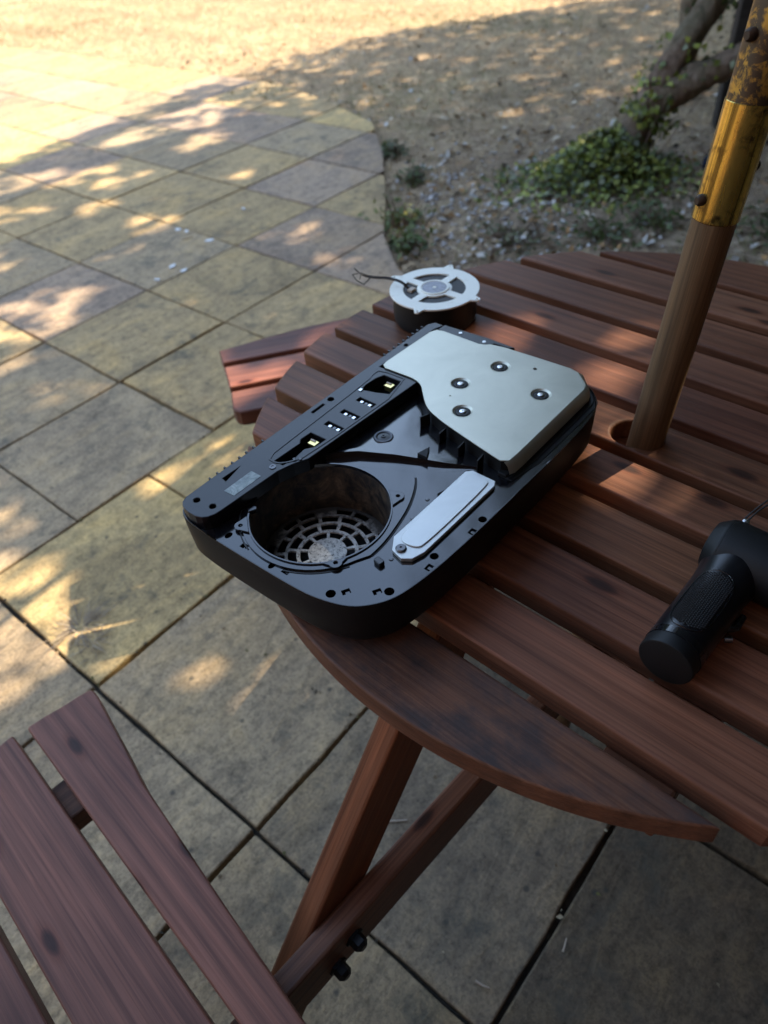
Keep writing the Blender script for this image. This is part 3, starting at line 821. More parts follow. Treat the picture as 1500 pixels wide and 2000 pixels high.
# fan surround with a petal-like corner
petal = [(111, 49), (163, 153), (146, 165), (120, 177), (98, 183), (68, 188), (40, 190)]
arc = [(FC[0] + 72.5 * math.cos(R(a)), FC[1] + 72.5 * math.sin(R(a))) for a in range(112, 300, 6)]
pet_c = chaikin([(163, 153), (148, 166), (122, 178), (98, 184), (70, 189), (44, 188)], 2, False)
sur = [(112, 52), (163, 153)] + pet_c + arc
hs2 = plate('fan_surround', k2(sur), cz(-3.4), cz(-1.2), M['deck'], con, holes=[k2(circ(FC[0], FC[1], FR + .3, 72))], bevel=.0005)
for p, q in ((13, 69), (125.5, 163), (29, 171), (112, 59)):
    a = math.atan2(q - FC[1], p - FC[0]); cx, cy = p, q
    lug = circ(cx, cy, 6.2, 20)
    d = (math.cos(a), math.sin(a)); nx, ny = -d[1], d[0]; r0_ = FR + 1
    poly = [(FC[0] + d[0] * r0_ + nx * 11, FC[1] + d[1] * r0_ + ny * 11)] + [(cx + 6 * math.cos(a + R(t)), cy + 6 * math.sin(a + R(t))) for t in range(80, -81, -20)] + [(FC[0] + d[0] * r0_ - nx * 11, FC[1] + d[1] * r0_ - ny * 11)]
    plate('screw_lug', k2(poly), cz(-1.1), cz(.8), M['deck'], con, holes=[k2(circ(cx, cy, 1.9, 12))], bevel=.0004)
# dark groove that follows the petal, and ribs beside it
gc = [(p + 1.6, q + 1.6) for p, q in pet_c]
gi = [(p + .1, q + .1) for p, q in pet_c]
plate('groove', k2(gi + gc[::-1]), cz(-3.3), cz(-2.6), M['dark'], con)
for a0_, a1_ in ((118, 168), (196, 246)):
    ar_ = [(FC[0] + r_q * math.cos(R(t)), FC[1] + r_q * math.sin(R(t))) for r_q, rngs in ((75.6, range(a0_, a1_, 5)), (74.2, range(a1_ - 5, a0_ - 1, -5))) for t in rngs]
    plate('groove', k2(ar_), cz(-3.3), cz(-2.7), M['dark'], con)
# port strip along the back
strip = [(-9.5, 26), (-8.5, 20), (-6.5, 14.5), (-3, 10.5), (3, 8), (30, 8), (378, 12), (386, 17), (385.5, 30), (372, 25.5), (273.5, 22), (274.5, 62), (274.5, 76), (109, 66.5), (95, 59.5), (78, 54.5), (10, 50.5), (3, 49.5), (-2.5, 47), (-7, 42.5), (-9.3, 36)]
sh = [[(88, 41), (88, 52), (101, 54), (118, 52), (127, 59), (141, 60), (141, 40), (127, 39), (122, 43)], [(228, 34), (238, 32), (252, 33), (263, 37), (263, 60), (238, 64), (233, 52)]]
for p in (162, 186.5, 212.5): sh.append(rrect(p, 53, 6.4, 22, R(2)))
sh += [circ(6, 20.5, 3.1, 14), circ(9, 39.5, 3.1, 14), circ(196, 17.5, 3.4, 14), [(41, 17.5), (60, 18.5), (40, 23)], rrect(176, 17.5, 18, 2.6), circ(326, 19, 2.6, 12)]
st = plate('port_strip', k2(strip), cz(-3.3), cz(12), M['strip'], con, holes=[k2(h) for h in sh], bevel=.0009, seg=2)
# a shallow engraved panel line on the strip: thin raised frame
pan = [(86, 31), (85, 46), (94, 55), (109, 63), (270, 72), (270, 26), (258, 24), (246, 27.5), (120, 30)]
plate('panel_frame', k2(chaikin(pan, 1)), cz(11.9), cz(12.6), M['strip'], con, holes=[k2(chaikin(offset(pan, 1.6), 1))])
for p in (162, 186.5, 212.5):
    for dq in (-6, 0, 5): box('contact', K(p - .6, 53 + dq, 8.8), (.0036, .0032, .003), M['darkscrew'] if dq == 0 else M['screw'], con)
for p, q in ((132, 51), (253, 52)):
    box('connector', K(p, q, 7), (.007, .009, .006), M['gold'], con); box('contact', K(p + 2, q - 2, 10.4), (.002, .006, .001), M['cream'], con)
box('latch', K(226, 34, 12.4), (.004, .003, .0015), M['screw'], con)
plate('label_sticker', k2([(29, 32.5), (64, 33), (64, 46.5), (30, 45.5)]), cz(12.05), cz(12.3), M['sticker'], con)
lathe('screw', [(.0033, 0), (.0033, .0008), (.0018, .0008), (.0015, .0003), (.0001, .0003)], M['darkscrew'], con, n=16, c=K(80, 46, 12))
for i in range(8): box('tooth', K(34 + i * 9.6 + (3 if i == 7 else 0), 7, 9.5), (.0016, .0032, .0045), M['strip'], con)
for i in range(9): box('tooth', K(296 + i * 9, 10.5, 11.0), (.0016, .0032, .0035), M['strip'], con)
# ramp floor
ramp = [(118, 58, 4.0), (143, 68, 1.5), (262, 79, -2.6), (258, 90, -2.6), (240, 112, -2.6), (226, 145, -2.6), (214, 192, -2.6), (203, 199, -1.8), (188, 169, .8), (170, 125, 2.6), (153, 92, 3.6), (136, 72, 4.2)]
rv = [K(*p) for p in ramp] + [K(p, q, -3.1) for p, q, z in ramp]; n = len(ramp); cen = len(rv); rv.append(K(192, 112, .4))
rf = [(i, (i + 1) % n, cen) for i in range(n)] + [(i, (i + 1) % n, n + (i + 1) % n, n + i) for i in range(n)]
rp_ = mesh_obj('ramp_floor', rv, rf, M['deck'], con)
auto_smooth(rp_, 30)
bz = 1.1
lathe('boss', [(.0105, -.0008), (.0095, .0006), (.0075, .0006), (.0062, -.0002), (.0026, .0002), (.0022, .0012), (.0012, .0012), (.0010, .0004), (.0001, .0004)], M['strip'], con, n=28, c=K(187, 96, bz))
lathe('boss_ring', [(.0098, .0001), (.0094, .0008), (.0078, .0008), (.0074, .0001)], plain('stress_whitened_plastic', (.085, .095, .115), .45), con, n=32, c=K(187, 96, bz), caps=False)
fn = [(182, 143), (197, 147), (182, 155)]
plate('fin', k2(fn), cz(-2), cz(4.5), M['matte'], con, bevel=.0005)
# raised power-supply block under the metal cover
S = chaikin([(207, 226), (209, 214), (222, 160), (229, 134), (238, 113), (256, 95), (268, 84), (273, 72), (273.5, 58)], 2, False)
pl_out = [(273, 30), (277, 24.5), (284, 23.5), (362, 27), (370, 30.5), (372, 40), (370, 90), (372, 97), (376, 102), (379, 120), (380, 200), (377, 212), (361, 229), (352, 231.5), (225, 229.5), (212, 228.5)] + S
blk = offset(pl_out, 1.4)
plate('housing_block', k2(blk), cz(-3.3), cz(12.4), M['matte'], con)
dim = [(343, 136), (293, 118), (253, 148), (321, 199)]
cp = plate('metal_cover', k2(pl_out), cz(12.6), cz(14), M['plate'], con, holes=[k2(circ(p, q, 10.5, 32)) for p, q in dim] + [k2(circ(359, 170, 2.2, 12)), k2(circ(268, 122, .9, 8))], bevel=.0007, seg=3)
# folded skirt on the outer long side
sk_in = [(379.6, 150), (380, 200), (377, 212), (361, 229), (352, 231.5), (225, 229.5), (212, 228.5), (207, 226)]
sk = []
for dz, do in ((13.9, -.2), (13.0, 1.2), (10, 4.0), (2, 6.5)):
    sk.append([K(p + (do if p > 362 else 0), q + (do * (1 if q > 205 else 0)), dz) for p, q in sk_in])
so = loft('cover_skirt', sk, M['plate'], con, cap0=False, cap1=False, closed=False); auto_smooth(so, 60)
for p, q in dim:
    d = lathe('dimple', [(.0112, .0001), (.0104, .0000), (.0092, -.0012), (.0074, -.0022), (.0070, -.0022)], M['plate'], con, n=36, c=K(p, q, 14.05), caps=False)
    lathe('grommet', [(.0072, -.0023), (.0068, -.0012), (.0055, -.0008), (.0040, -.0012), (.0038, -.002)], M['rubber'], con, n=28, c=K(p, q, 14.05), caps=True)
    lathe('screw', [(.0037, -.0016), (.0036, -.0002), (.0030, .0002), (.0011, .0002), (.0009, -.0004), (.0001, -.0004)], M['screw'], con, n=20, c=K(p, q, 14.05))
# ribs on the wall below the cover
for p, q, a in ((225, 148, -75), (236, 118, -58), (217, 176, -78), (211, 202, -80)):
    box('rib', K(p - 6, q - 1, 3.5), (.012, .0012, .013), M['matte'], con, rot=(0, 0, R(-a - 75)))
# dark end strip with screws
es = [(373.5, 30), (386, 31), (388, 90), (386, 128), (382, 124), (381.5, 104), (373.5, 98.5), (371.6, 88)]
plate('end_strip', k2(es), cz(-3.3), cz(12.6), M['strip'], con, bevel=.0006)
for p, q in ((380, 58), (378, 92)): lathe('screw', [(.0022, 0), (.0020, .0008), (.0008, .0008), (.0006, .0002), (.0001, .0002)], M['screw'], con, n=14, c=K(p, q, 12.6))
# stepped ridges along the outer long side
for k, (o_, zt) in enumerate(((7.5, 1.0), (12.5, -1.0 - .5), (17, -2.4))):
    e = o_
    poly = [(205, 216), (205, 228 + e * .9), (350, 231 + e), (364, 229 + e * .9), (379 + min(e, 8) * .6, 212 + e * .7), (383 + min(e, 8) * .6, 190), (384 + min(e, 8) * .6, 130), (370, 130), (360, 200)]
    plate('side_ridge', k2(chaikin(poly, 1)), cz(-3.3), cz(zt), M['matte'], con, bevel=.0008)
# storage cover
ssd = [(82, 192.5), (68, 201.5), (64.5, 214), (70, 222), (82, 226), (187, 229), (193, 226), (194, 200), (189, 195)]
sc_ = plate('storage_cover', k2(ssd), cz(-2.9), cz(1.0), M['ssd'], con, bevel=.0006)
plate('cover_emboss', k2(chaikin([(86, 196.5), (79.5, 204), (81, 217), (88, 222), (184, 224), (189.5, 220), (190.5, 202), (185, 199)], 2)), cz(1.0), cz(2.3), M['ssd'], sc_, bevel=.0009, seg=3)
lathe('screw', [(.0049, 0), (.0049, .0012), (.0040, .0022), (.0012, .0022), (.0010, .0012), (.0001, .0012)], M['darkscrew'], sc_, n=20, c=K(73.5, 207, 1.0))
plate('storage_bracket', k2([(150, 190), (174, 172), (196, 196), (190, 194), (160, 193.5)]), cz(-3.1), cz(-1.6), M['deck'], con, bevel=.0005)
for p, q in ((140, 186), (62, 205), (112, 190)): lathe('pin', [(.0022, 0), (.0018, .0008), (.0006, .0009)], M['deck'], con, n=12, c=K(p, q, -3.2))
for p, q, a in ((34, 62, 30), (52, 200, 100)):
    plate('spring_clip', k2(rrect(p, q, 9, 6, R(a), 1.5)), cz(-3), cz(1.5), M['gloss'], con, bevel=.0008)
for p, q in ((100, 56), (104, 60)): box('hook', K(p, q, 6), (.003, .005, .014), M['gloss'], con, bevel=.0005, rot=(0, 0, R(-35)))

# ------------------------------------------------------------------ removed fan lying on the table
fan = empty('cooling_fan', (.100, .941, TZ), R(12), 'removed cooling fan with white flange and black rotor behind the console', 'cooling fan')
FH = .045
lathe('fan_body', [(.0555, .0005), (.0575, .004), (.0585, .010), (.0590, FH - .006), (.0590, FH - .0025)], M['fanblack'], fan, n=48)
outer = circ(0, 0, .0625, 72)
wins = []
for a0 in (-12, 78, 168, 258):
    a1, a2 = a0 - 45 + 11, a0 + 45 - 11
    wins.append([(.0435 * math.cos(R(t)), .0435 * math.sin(R(t))) for t in np.linspace(a1 - 3, a2 + 3, 9)] + [(.0245 * math.cos(R(t)), .0245 * math.sin(R(t))) for t in np.linspace(a2 - 4, a1 + 4, 7)])
fl = plate('flange', outer, FH - .0024, FH, M['white'], fan, holes=wins, bevel=.0005)
for a in (52, 128, 232, 308):
    d = Vector((math.cos(R(a)), math.sin(R(a)))); nn = Vector((-d.y, d.x))
    poly = [tuple(d * .0590 + nn * .009)] + [tuple(d * .0685 + d * (.0042 * math.cos(R(t))) + nn * (.0042 * math.sin(R(t)))) for t in range(80, -81, -20)] + [tuple(d * .0590 - nn * .009)]
    plate('mounting_lug', poly[::-1], FH - .0021, FH + .0004, M['white'], fan, holes=[[tuple(Vector(p) + d * .0685) for p in circ(0, 0, .0017, 10)]], bevel=.0004)
lathe('hub', [(.0215, FH - .002), (.0205, FH + .0016), (.0182, FH + .0016), (.0178, FH + .0008), (.0028, FH + .0008), (.0024, FH + .0014), (.0004, FH + .0014)], M['white'], fan, n=40)
lathe('hub_label', [(.0172, FH + .0009), (.0170, FH + .0013), (.0040, FH + .0013), (.0036, FH + .0007)], M['hub'], fan, n=40)
bv, bf = [], []
for i in range(23):
    a = 2 * math.pi * i / 23
    for k in range(4):
        t = k / 3; r = .022 + .033 * t; aa = a + .5 * t
        bv += [(r * math.cos(aa), r * math.sin(aa), .006), (r * math.cos(aa), r * math.sin(aa), FH - .008)]
    b = i * 8
    for k in range(3): bf.append((b + 2 * k, b + 2 * k + 2, b + 2 * k + 3, b + 2 * k + 1))
for i in range(0, 23):
    pass
lathe('rotor', [(.022, .006), (.022, FH - .006)], M['fanblack'], fan, n=32)
bm = mesh_obj('blades', bv, bf, M['fanblack'], fan); so_ = bm.modifiers.new('solid', 'SOLIDIFY'); so_.thickness = .001
cab = catmull([(-.032, .012, FH - .004), (-.041, .020, FH + .006), (-.056, .034, FH + .009), (-.075, .044, FH + .010), (-.088, .051, FH + .013), (-.097, .063, FH + .020)], 5)
tube('cable', cab, .0010, M['cable'], fan, n=6)
tube('cable', [p + Vector((.001, .0016, .0012)) for p in cab[:-4]] + [Vector((-.095, .044, FH + .012))], .0009, M['cable'], fan, n=6)
tube('cable', [cab[-10] + Vector((0, 0, .001)), Vector((-.090, .042, FH + .004)), Vector((-.099, .046, FH + .010)), Vector((-.102, .058, FH + .014)), Vector((-.094, .056, FH + .015))], .0008, M['cable'], fan, n=6)
box('connector', (-.030, .009, FH - .002), (.011, .008, .006), M['cream'], fan, rot=(0, 0, R(35)), bevel=.001)

# ------------------------------------------------------------------ handheld blower
hx0, hx1 = Vector((.209, .320)), Vector((.305, .411))
ba = math.atan2(hx1.y - hx0.y, hx1.x - hx0.x)
bl = empty('handheld_blower', (hx0.x, hx0.y, TZ), ba, 'black handheld air blower with crosshatched grip lying on the table', 'blower')
HR = .0235
def xt(name, prof, mat, parent, cz_, n=48, axis='X', at=(0, 0)):
    v, f = lathe_geo(prof, n)
    f += [tuple(reversed(range(n))), tuple((len(prof) - 1) * n + i for i in range(n))]
    if axis == 'X': v = [(z + at[0], x + at[1], y + cz_) for x, y, z in v]
    else: v = [(x + at[0], -z + at[1], y + cz_) for x, y, z in v]
    o = mesh_obj(name, v, f, mat, parent); auto_smooth(o, 32); return o
xt('end_cap', [(.0205, -.0005), (.0222, .0002), (.0228, .0015), (.0228, .0120)], M['matte'], bl, HR)
xt('band', [(HR, .0121), (HR, .0195)], M['gloss'], bl, HR)
xt('handle', [(.0229, .0196), (.0232, .0215), (.0234, .06), (.0238, .095), (.0250, .108), (.027, .118)], M['strip'], bl, HR)
# crosshatched grip patch of small raised diamonds on the upper side
gv, gf = [], []
def onh(x, a, r): return (x, r * math.cos(a), HR + r * math.sin(a))
ga0 = R(86); 
for i in range(-2, 30):
    for j in range(-9, 10):
        x = .030 + i * .0022 + (j % 2) * .0011; aa = ga0 + j * R(4.6)
        X = (x - .058) / .034; Y = (aa - ga0) / R(36)
        if abs(X) > 1: continue
        lim = 1.0 if abs(X) < .62 else math.sqrt(max(0, 1 - ((abs(X) - .62) / .38) ** 2))
        if abs(Y) > lim: continue
        b = len(gv); dx, da = .00098, R(4.1)
        gv += [onh(x - dx, aa, .0236), onh(x, aa - da, .0236), onh(x + dx, aa, .0236), onh(x, aa + da, .0236), onh(x, aa, .0247)]
        gf += [(b, b + 1, b + 4), (b + 1, b + 2, b + 4), (b + 2, b + 3, b + 4), (b + 3, b, b + 4)]
grp = mesh_obj('grip_pattern', gv, gf, M['matte'], bl); tag(grp, kind='stuff')
# groove line round the grip
path = []
for k in range(61):
    t = 2 * math.pi * k / 60; cx_, sy = math.cos(t), math.sin(t)
    X = (abs(cx_) ** .6) * (1 if cx_ > 0 else -1); Y = (abs(sy) ** .8) * (1 if sy > 0 else -1)
    path.append(onh(.058 + X * .0365, ga0 + Y * R(41), .0236))
tube('grip_rim', path, .0005, M['gloss'], bl, n=6)
HB = .0295
xt('motor_head', [(.014, -.030), (.021, -.0285), (.0275, -.020), (.0284, -.018), (.0284, -.0165), (.0290, -.0162), (HB, -.012), (HB, .10), (.027, .105), (.022, .112), (.018, .16)], M['matte'], bl, HB, axis='Y', at=(.137, -.000))
tube('trigger', [(.070, -.020, .012), (.076, -.026, .014), (.090, -.026, .014)], [.0035, .004, .003], M['gloss'], bl, n=10)
tube('hook', [(.060, -.024, .012), (.063, -.029, .013)], [.003, .0028], M['darkscrew'], bl, n=8)
for dy in (0, .003):
    tube('wrist_strap', catmull([(.160, .010 + dy, .0525), (.176, .006 + dy, .057), (.20, -.004 + dy * 2, .057), (.225, -.018 + dy * 3, .035), (.25, -.03, .008)], 5), .0009, M['cable'], bl, n=6)
lathe('strap_eyelet', [(.003, 0), (.003, .004), (.001, .005)], M['screw'], bl, n=12, c=(.158, .011, .048))

# ------------------------------------------------------------------ tree with ivy, post, small things beyond
nrng = np.random.default_rng(3)
tree = empty('garden_tree', (1.30, 3.5, -.034), 0, 'leaning ivy-covered garden tree whose crown shades the patio', 'tree')
def TP(p): return (p[0] - 1.30, p[1] - 3.5, p[2] + .034)
trng = random.Random(2)
t1 = catmull([TP(p) for p in [(1.255, 3.5, -.08), (1.285, 3.5, .08), (1.345, 3.5, .22), (1.44, 3.52, .40), (1.56, 3.56, .57), (1.80, 3.66, .86), (2.2, 3.85, 1.5), (2.7, 4.1, 2.3), (3.3, 4.5, 3.3), (3.9, 4.9, 4.4)]], 5)
rad = [.092 - .06 * (i / (len(t1) - 1)) ** .6 for i in range(len(t1))]
rad[0] = .15; rad[1] = .13; rad[2] = .112
tube('trunk', t1, rad, M['bark'], tree, n=18, jit=.16, rng=trng)
t2 = catmull([TP(p) for p in [(1.33, 3.5, .18), (1.40, 3.47, .265), (1.50, 3.43, .335), (1.62, 3.40, .39), (1.80, 3.35, .50), (2.2, 3.2, .9), (2.9, 3.0, 1.8), (3.6, 2.9, 3.0), (4.4, 2.8, 4.2)]], 5)
tube('limb', t2, [.070 - .042 * (i / (len(t2) - 1)) for i in range(len(t2))], M['bark'], tree, n=16, jit=.16, rng=trng)
for k in range(16):
    src = t1 if k % 2 else t2; i = trng.randint(len(src) // 2 + 4, len(src) - 1); p = src[i]
    e = p + Vector((trng.uniform(-1.2, 2.6), trng.uniform(-2.4, 2.8), trng.uniform(.5, 2.2)))
    mid = (p + e) / 2 + Vector((trng.uniform(-.3, .3), trng.uniform(-.3, .3), trng.uniform(0, .4)))
    tube('branch', catmull([p, mid, e], 5), [.03 * (1 - t / 10.5) + .004 for t in range(11)], M['bark'], tree, n=7)
# crown: leaves through a broad dome; gaps in it let the sun through where the photograph has sun patches
GAPS = [  # x, y, z of the sunlit spot, radii along and across the sun direction
    (-1.27, 2.62, 0, .26, .10), (-1.25, 2.44, 0, .24, .08), (-1.12, 2.47, 0, .12, .07), (-1.19, 3.90, 0, .16, .12), (-1.20, 3.57, 0, .15, .07), (-.92, 3.33, 0, .13, .07),
    (-1.63, 3.60, 0, .22, .10), (-1.14, 4.75, 0, .5, .14), (-1.77, 4.04, 0, .4, .16), (-.957, 1.985, 0, .07, .035), (-.99, 2.06, 0, .05, .03),
    (-.85, 1.15, 0, .13, .11), (-.78, 1.06, 0, .08, .08), (-.86, 1.25, 0, .07, .02), (-.78, .94, 0, .14, .05), (-.60, .93, 0, .03, .02), (-.40, .885, 0, .02, .008),
    (-.225, .863, 0, .05, .022), (-.45, 1.615, 0, .10, .03), (-.53, 1.54, 0, .06, .02), (-.124, 2.755, 0, .07, .035), (-.305, 3.04, 0, .07, .05), (-.22, 3.07, 0, .06, .045),
    (.204, .345, 0, .018, .008), (-1.22, 2.23, 0, .09, .05), (-.55, 3.85, 0, .09, .04), (-.98, 1.40, 0, .08, .06), (-1.0, 3.0, 0, .08, .03), (.17, 3.08, 0, .09, .06), (-1.5, 3.1, 0, .10, .07), (-.8, 4.4, 0, .2, .08),
    (.268, .65, TZ, .045, .022), (.351, .828, TZ, .025, .016), (.185, .893, TZ, .03, .014), (.315, .765, TZ, .015, .01), (.25, .597, TZ, .03, .018), (-.055, .915, TZ, .025, .02),
    (-.085, 1.425, BZ, .05, .022), (-.20, 1.300, BZ, .05, .012), (-.262, 1.226, BZ, .02, .016), (-.125, 1.345, BZ, .04, .016),
    (1.0, 4.55, 0, .05, .02), (.72, 6.1, 0, .07, .03), (.92, 3.42, .05, .05, .03), (1.05, 3.25, .05, .04, .02), (1.30, 3.45, .3, .03, .03), (1.15, 3.5, .1, .05, .03)]
# leaf shadows tile the shaded ground; each leaf then sits up the sun's ray at crown height
def shade_density(x, y):
    """how many leaves deep the crown is above the ray that lands at x, y"""
    bnd = np.interp(y, [-6, 0, 2, 3.2, 4.4, 5.5, 6.4, 7.1, 7.45, 7.7], [-5, -3.2, -3.0, -2.7, -1.95, -1.15, -.6, .4, 1.9, 9])
    d = (x - bnd)
    return np.clip(d / np.where(y > 5, 1.3, .6), 0, 1)
NL = 118000
sx = nrng.uniform(-3.0, 7.5, NL * 2); sy = nrng.uniform(-6.0, 8.0, NL * 2)
dens = shade_density(sx, sy)
keep = nrng.uniform(size=NL * 2) < dens ** .7 * np.where(sx > -.9, 1 - .56 * np.clip((sy - 3.9) / .9, 0, 1), 1)
sx, sy = sx[keep], sy[keep]
hz = 2.9 + 2.6 * nrng.beta(2, 2, len(sx)) + .22 * np.clip(sx, 0, 6)
S3 = np.array(SUN); P = np.stack([sx, sy, np.zeros(len(sx))], 1) + S3[None] * (hz / S3[2])[:, None]
size = nrng.uniform(.08, .15, len(P))
ok = np.ones(len(P), bool)
sd2 = np.array([math.cos(SUN_AZ), math.sin(SUN_AZ)]); sn2 = np.array([-sd2[1], sd2[0]])
sub = []
for gx, gy, gz, ra, rb in GAPS:
    sub.append((gx, gy, gz, ra * .62, rb * .7))
    for _ in range(3):
        oa, ob = nrng.normal(0, ra * .5), nrng.normal(0, rb * .9)
        sub.append((gx + sd2[0] * oa + sn2[0] * ob, gy + sd2[1] * oa + sn2[1] * ob, gz, ra * nrng.uniform(.25, .55), rb * nrng.uniform(.3, .7)))
stay = nrng.uniform(size=len(P))
for gx, gy, gz, ra, rb in sub:
    ex = P - S3[None] * ((P[:, 2] - gz) / S3[2])[:, None]
    dx = ex[:, 0] - gx; dy = ex[:, 1] - gy; wob = nrng.uniform(.75, 1.25, len(P)); mrg = size * .30
    a_ = (dx * sd2[0] + dy * sd2[1]) / (ra + mrg * 1.2); b_ = (dx * sn2[0] + dy * sn2[1]) / (rb + mrg)
    ok &= ((a_ * a_ + b_ * b_) > wob) | (stay < .10)
P = P[ok]; size = size[ok]
Nn = nrng.normal(size=(len(P), 3)) * .6 + S3[None] * nrng.choice([-1, 1], (len(P), 1))
V, F = leaf_cards(P - np.array([1.30, 3.5, -.034]), Nn, size, nrng, .6, .2)
C = np.array([.055, .085, .025])[None] * nrng.uniform(.6, 1.5, (len(P), 1)) + nrng.normal(size=(len(P), 3)) * .006
crown = tinted('crown', V, F, np.repeat(np.clip(C, .01, 1), 2, 0), M['crownleaf'], tree); tag(crown, kind='stuff')

def leaf_thing(name, P, N, size, cols, label, cat, loc, aspect=.8, stems=True, group=None):
    loc = np.array(loc); t = empty(name, tuple(loc), 0, label, cat, group)
    V, F = leaf_cards(P - loc, N, size, nrng, aspect, .25)
    C = np.asarray(cols)[nrng.integers(0, len(cols), len(P))] * nrng.uniform(.6, 1.35, (len(P), 1))
    tinted('foliage', V, F, np.repeat(C, 2, 0), M['leaf'], t)
    if stems:
        sv, sf = [], []
        for i in range(0, len(P), max(1, len(P) // 60)):
            q = P[i] - loc; v_, f_ = tube_geo([(q[0] * .25, q[1] * .25, 0), (q[0] * .7, q[1] * .7, q[2] * .6), tuple(q)], [.003, .002, .001], 5)
            b = len(sv); sv += v_; sf += [tuple(b + j for j in f) for f in f_]
        mesh_obj('stems', sv, sf, M['bark'], t)
    return t
# ivy over the trunk, limb and the ground at its foot
pts, nor = [], []
for path, r_, n_, hi in ((t1, .11, 850, 20), (t2, .07, 520, 22)):
    for _ in range(n_):
        i = int(min(hi, abs(nrng.normal(0, hi * .55)))); p = path[i] + (path[i + 1] - path[i]) * float(nrng.uniform())
        d = (path[i + 1] - path[i]).normalized(); a = frame(d); an = nrng.uniform(0, 2 * math.pi)
        v = a[0] * math.cos(an) + a[1] * math.sin(an)
        if v.z < -.35 and i > 5: continue
        if i > 6 and (math.sin(i * 1.7) < -.2): continue
        pts.append(np.array(p + v * (r_ * float(nrng.uniform(.75, 1.25)) * (1.5 if i < 5 else .85))) + np.array([1.30, 3.5, -.034])); nor.append(np.array(v) + nrng.normal(size=3) * .5)
for _ in range(4200):
    a = nrng.uniform(0, 2 * math.pi); r = abs(nrng.normal(0, .42))
    x = 1.13 + r * math.cos(a) * .62; y = 3.40 + r * math.sin(a) * .40
    if x > 1.62 or r > 1: continue
    h = .17 * math.exp(-((r / .45) ** 2)) * nrng.uniform(.2, 1.25)
    pts.append(np.array([x, y, -.03 + h])); nor.append(np.array([nrng.normal(0, .5), nrng.normal(0, .5) - .3, 1]))
P = np.array(pts); N = np.array(nor)
leaf_thing('ivy', P, N, nrng.uniform(.016, .040, len(P)), [(.14, .18, .03), (.22, .26, .05), (.07, .10, .03), (.30, .32, .07), (.18, .20, .12)], 'green ivy spreading over the ground and up the leaning tree', 'ivy', (1.2, 3.36, -.034))
# weeds along the edge of the patio
WE = [(.19, 3.10, .085, .10, 150, 'bright green weed beside the curved patio edge nearest the cooling fan', [(.09, .13, .03), (.13, .16, .04), (.20, .20, .06)]),
      (.20, 2.86, .07, .08, 130, 'low leafy weed at the patio edge just behind the cooling fan', [(.07, .11, .025), (.11, .14, .035)]),
      (.30, 3.62, .07, .06, 90, 'small weed at the patio edge halfway along the curve', [(.07, .10, .03), (.10, .12, .04)]),
      (.22, 4.02, .07, .07, 90, 'dark green weed at the far right corner of the patio', [(.06, .09, .025), (.09, .11, .04)]),
      (.97, 2.80, .10, .05, 140, 'patch of small green weeds just behind the far table edge', [(.07, .10, .03), (.10, .13, .045)]),
      (1.20, 2.90, .10, .06, 150, 'leafy weeds left of the parasol pole between table and ivy', [(.06, .10, .03), (.09, .12, .04)]),
      (.62, 2.86, .12, .04, 110, 'sparse pale weeds in the soil behind the table', [(.10, .12, .05), (.13, .13, .06)]),
      (1.60, 2.70, .12, .05, 140, 'green weeds right of the parasol pole behind the table', [(.06, .09, .03), (.09, .11, .04)]),
      (-.52, 5.35, .16, .06, 120, 'dry yellowish-green grass patch at the far patio corner', [(.16, .14, .05), (.20, .17, .06)])]
for x, y, rr, hh, n, lb, cl in WE:
    P = np.stack([x + nrng.normal(0, rr * .6, n), y + nrng.normal(0, rr * .8, n), -.03 + np.abs(nrng.normal(0, hh * .5, n))], 1)
    N = nrng.normal(size=(n, 3)) * .5 + np.array([0, -.2, 1])
    leaf_thing('weed', P, N, nrng.uniform(.018, .042, n), cl, lb, 'weed', (x, y, -.034), .55, group='weeds along the patio edge')
# dark post and small dark object
post = box('wooden_post', (1.955, 3.95, .45), (.16, .09, .98), M['oldwood'], None, rot=(0, 0, R(-12)), bevel=.006)
tag(post, 'dark weathered wooden post behind the leaning tree', 'post')
pot = lathe('plant_pot', [(.030, 0), (.036, .008), (.048, .085), (.052, .088), (.052, .10), (.046, .10), (.040, .03), (.001, .03)], M['navy'], None, n=28)
pot.location = (1.60, 3.36, .006); pot.rotation_euler = (R(80), 0, R(30)); pot.location.z = .014
tag(pot, 'small dark navy pot lying in the soil left of the parasol pole', 'pot')
st2 = tube('tree_stem', catmull([(1.93, 4.5, -.05), (1.90, 4.52, .25), (1.88, 4.55, .5), (1.95, 4.7, 1.4), (2.2, 4.9, 2.6)], 5), [.055 - .001 * i for i in range(21)], M['bark'], None, n=10, jit=.08, rng=trng)
tag(st2, 'thin bare upright tree stem behind the ivy-covered tree', 'tree')

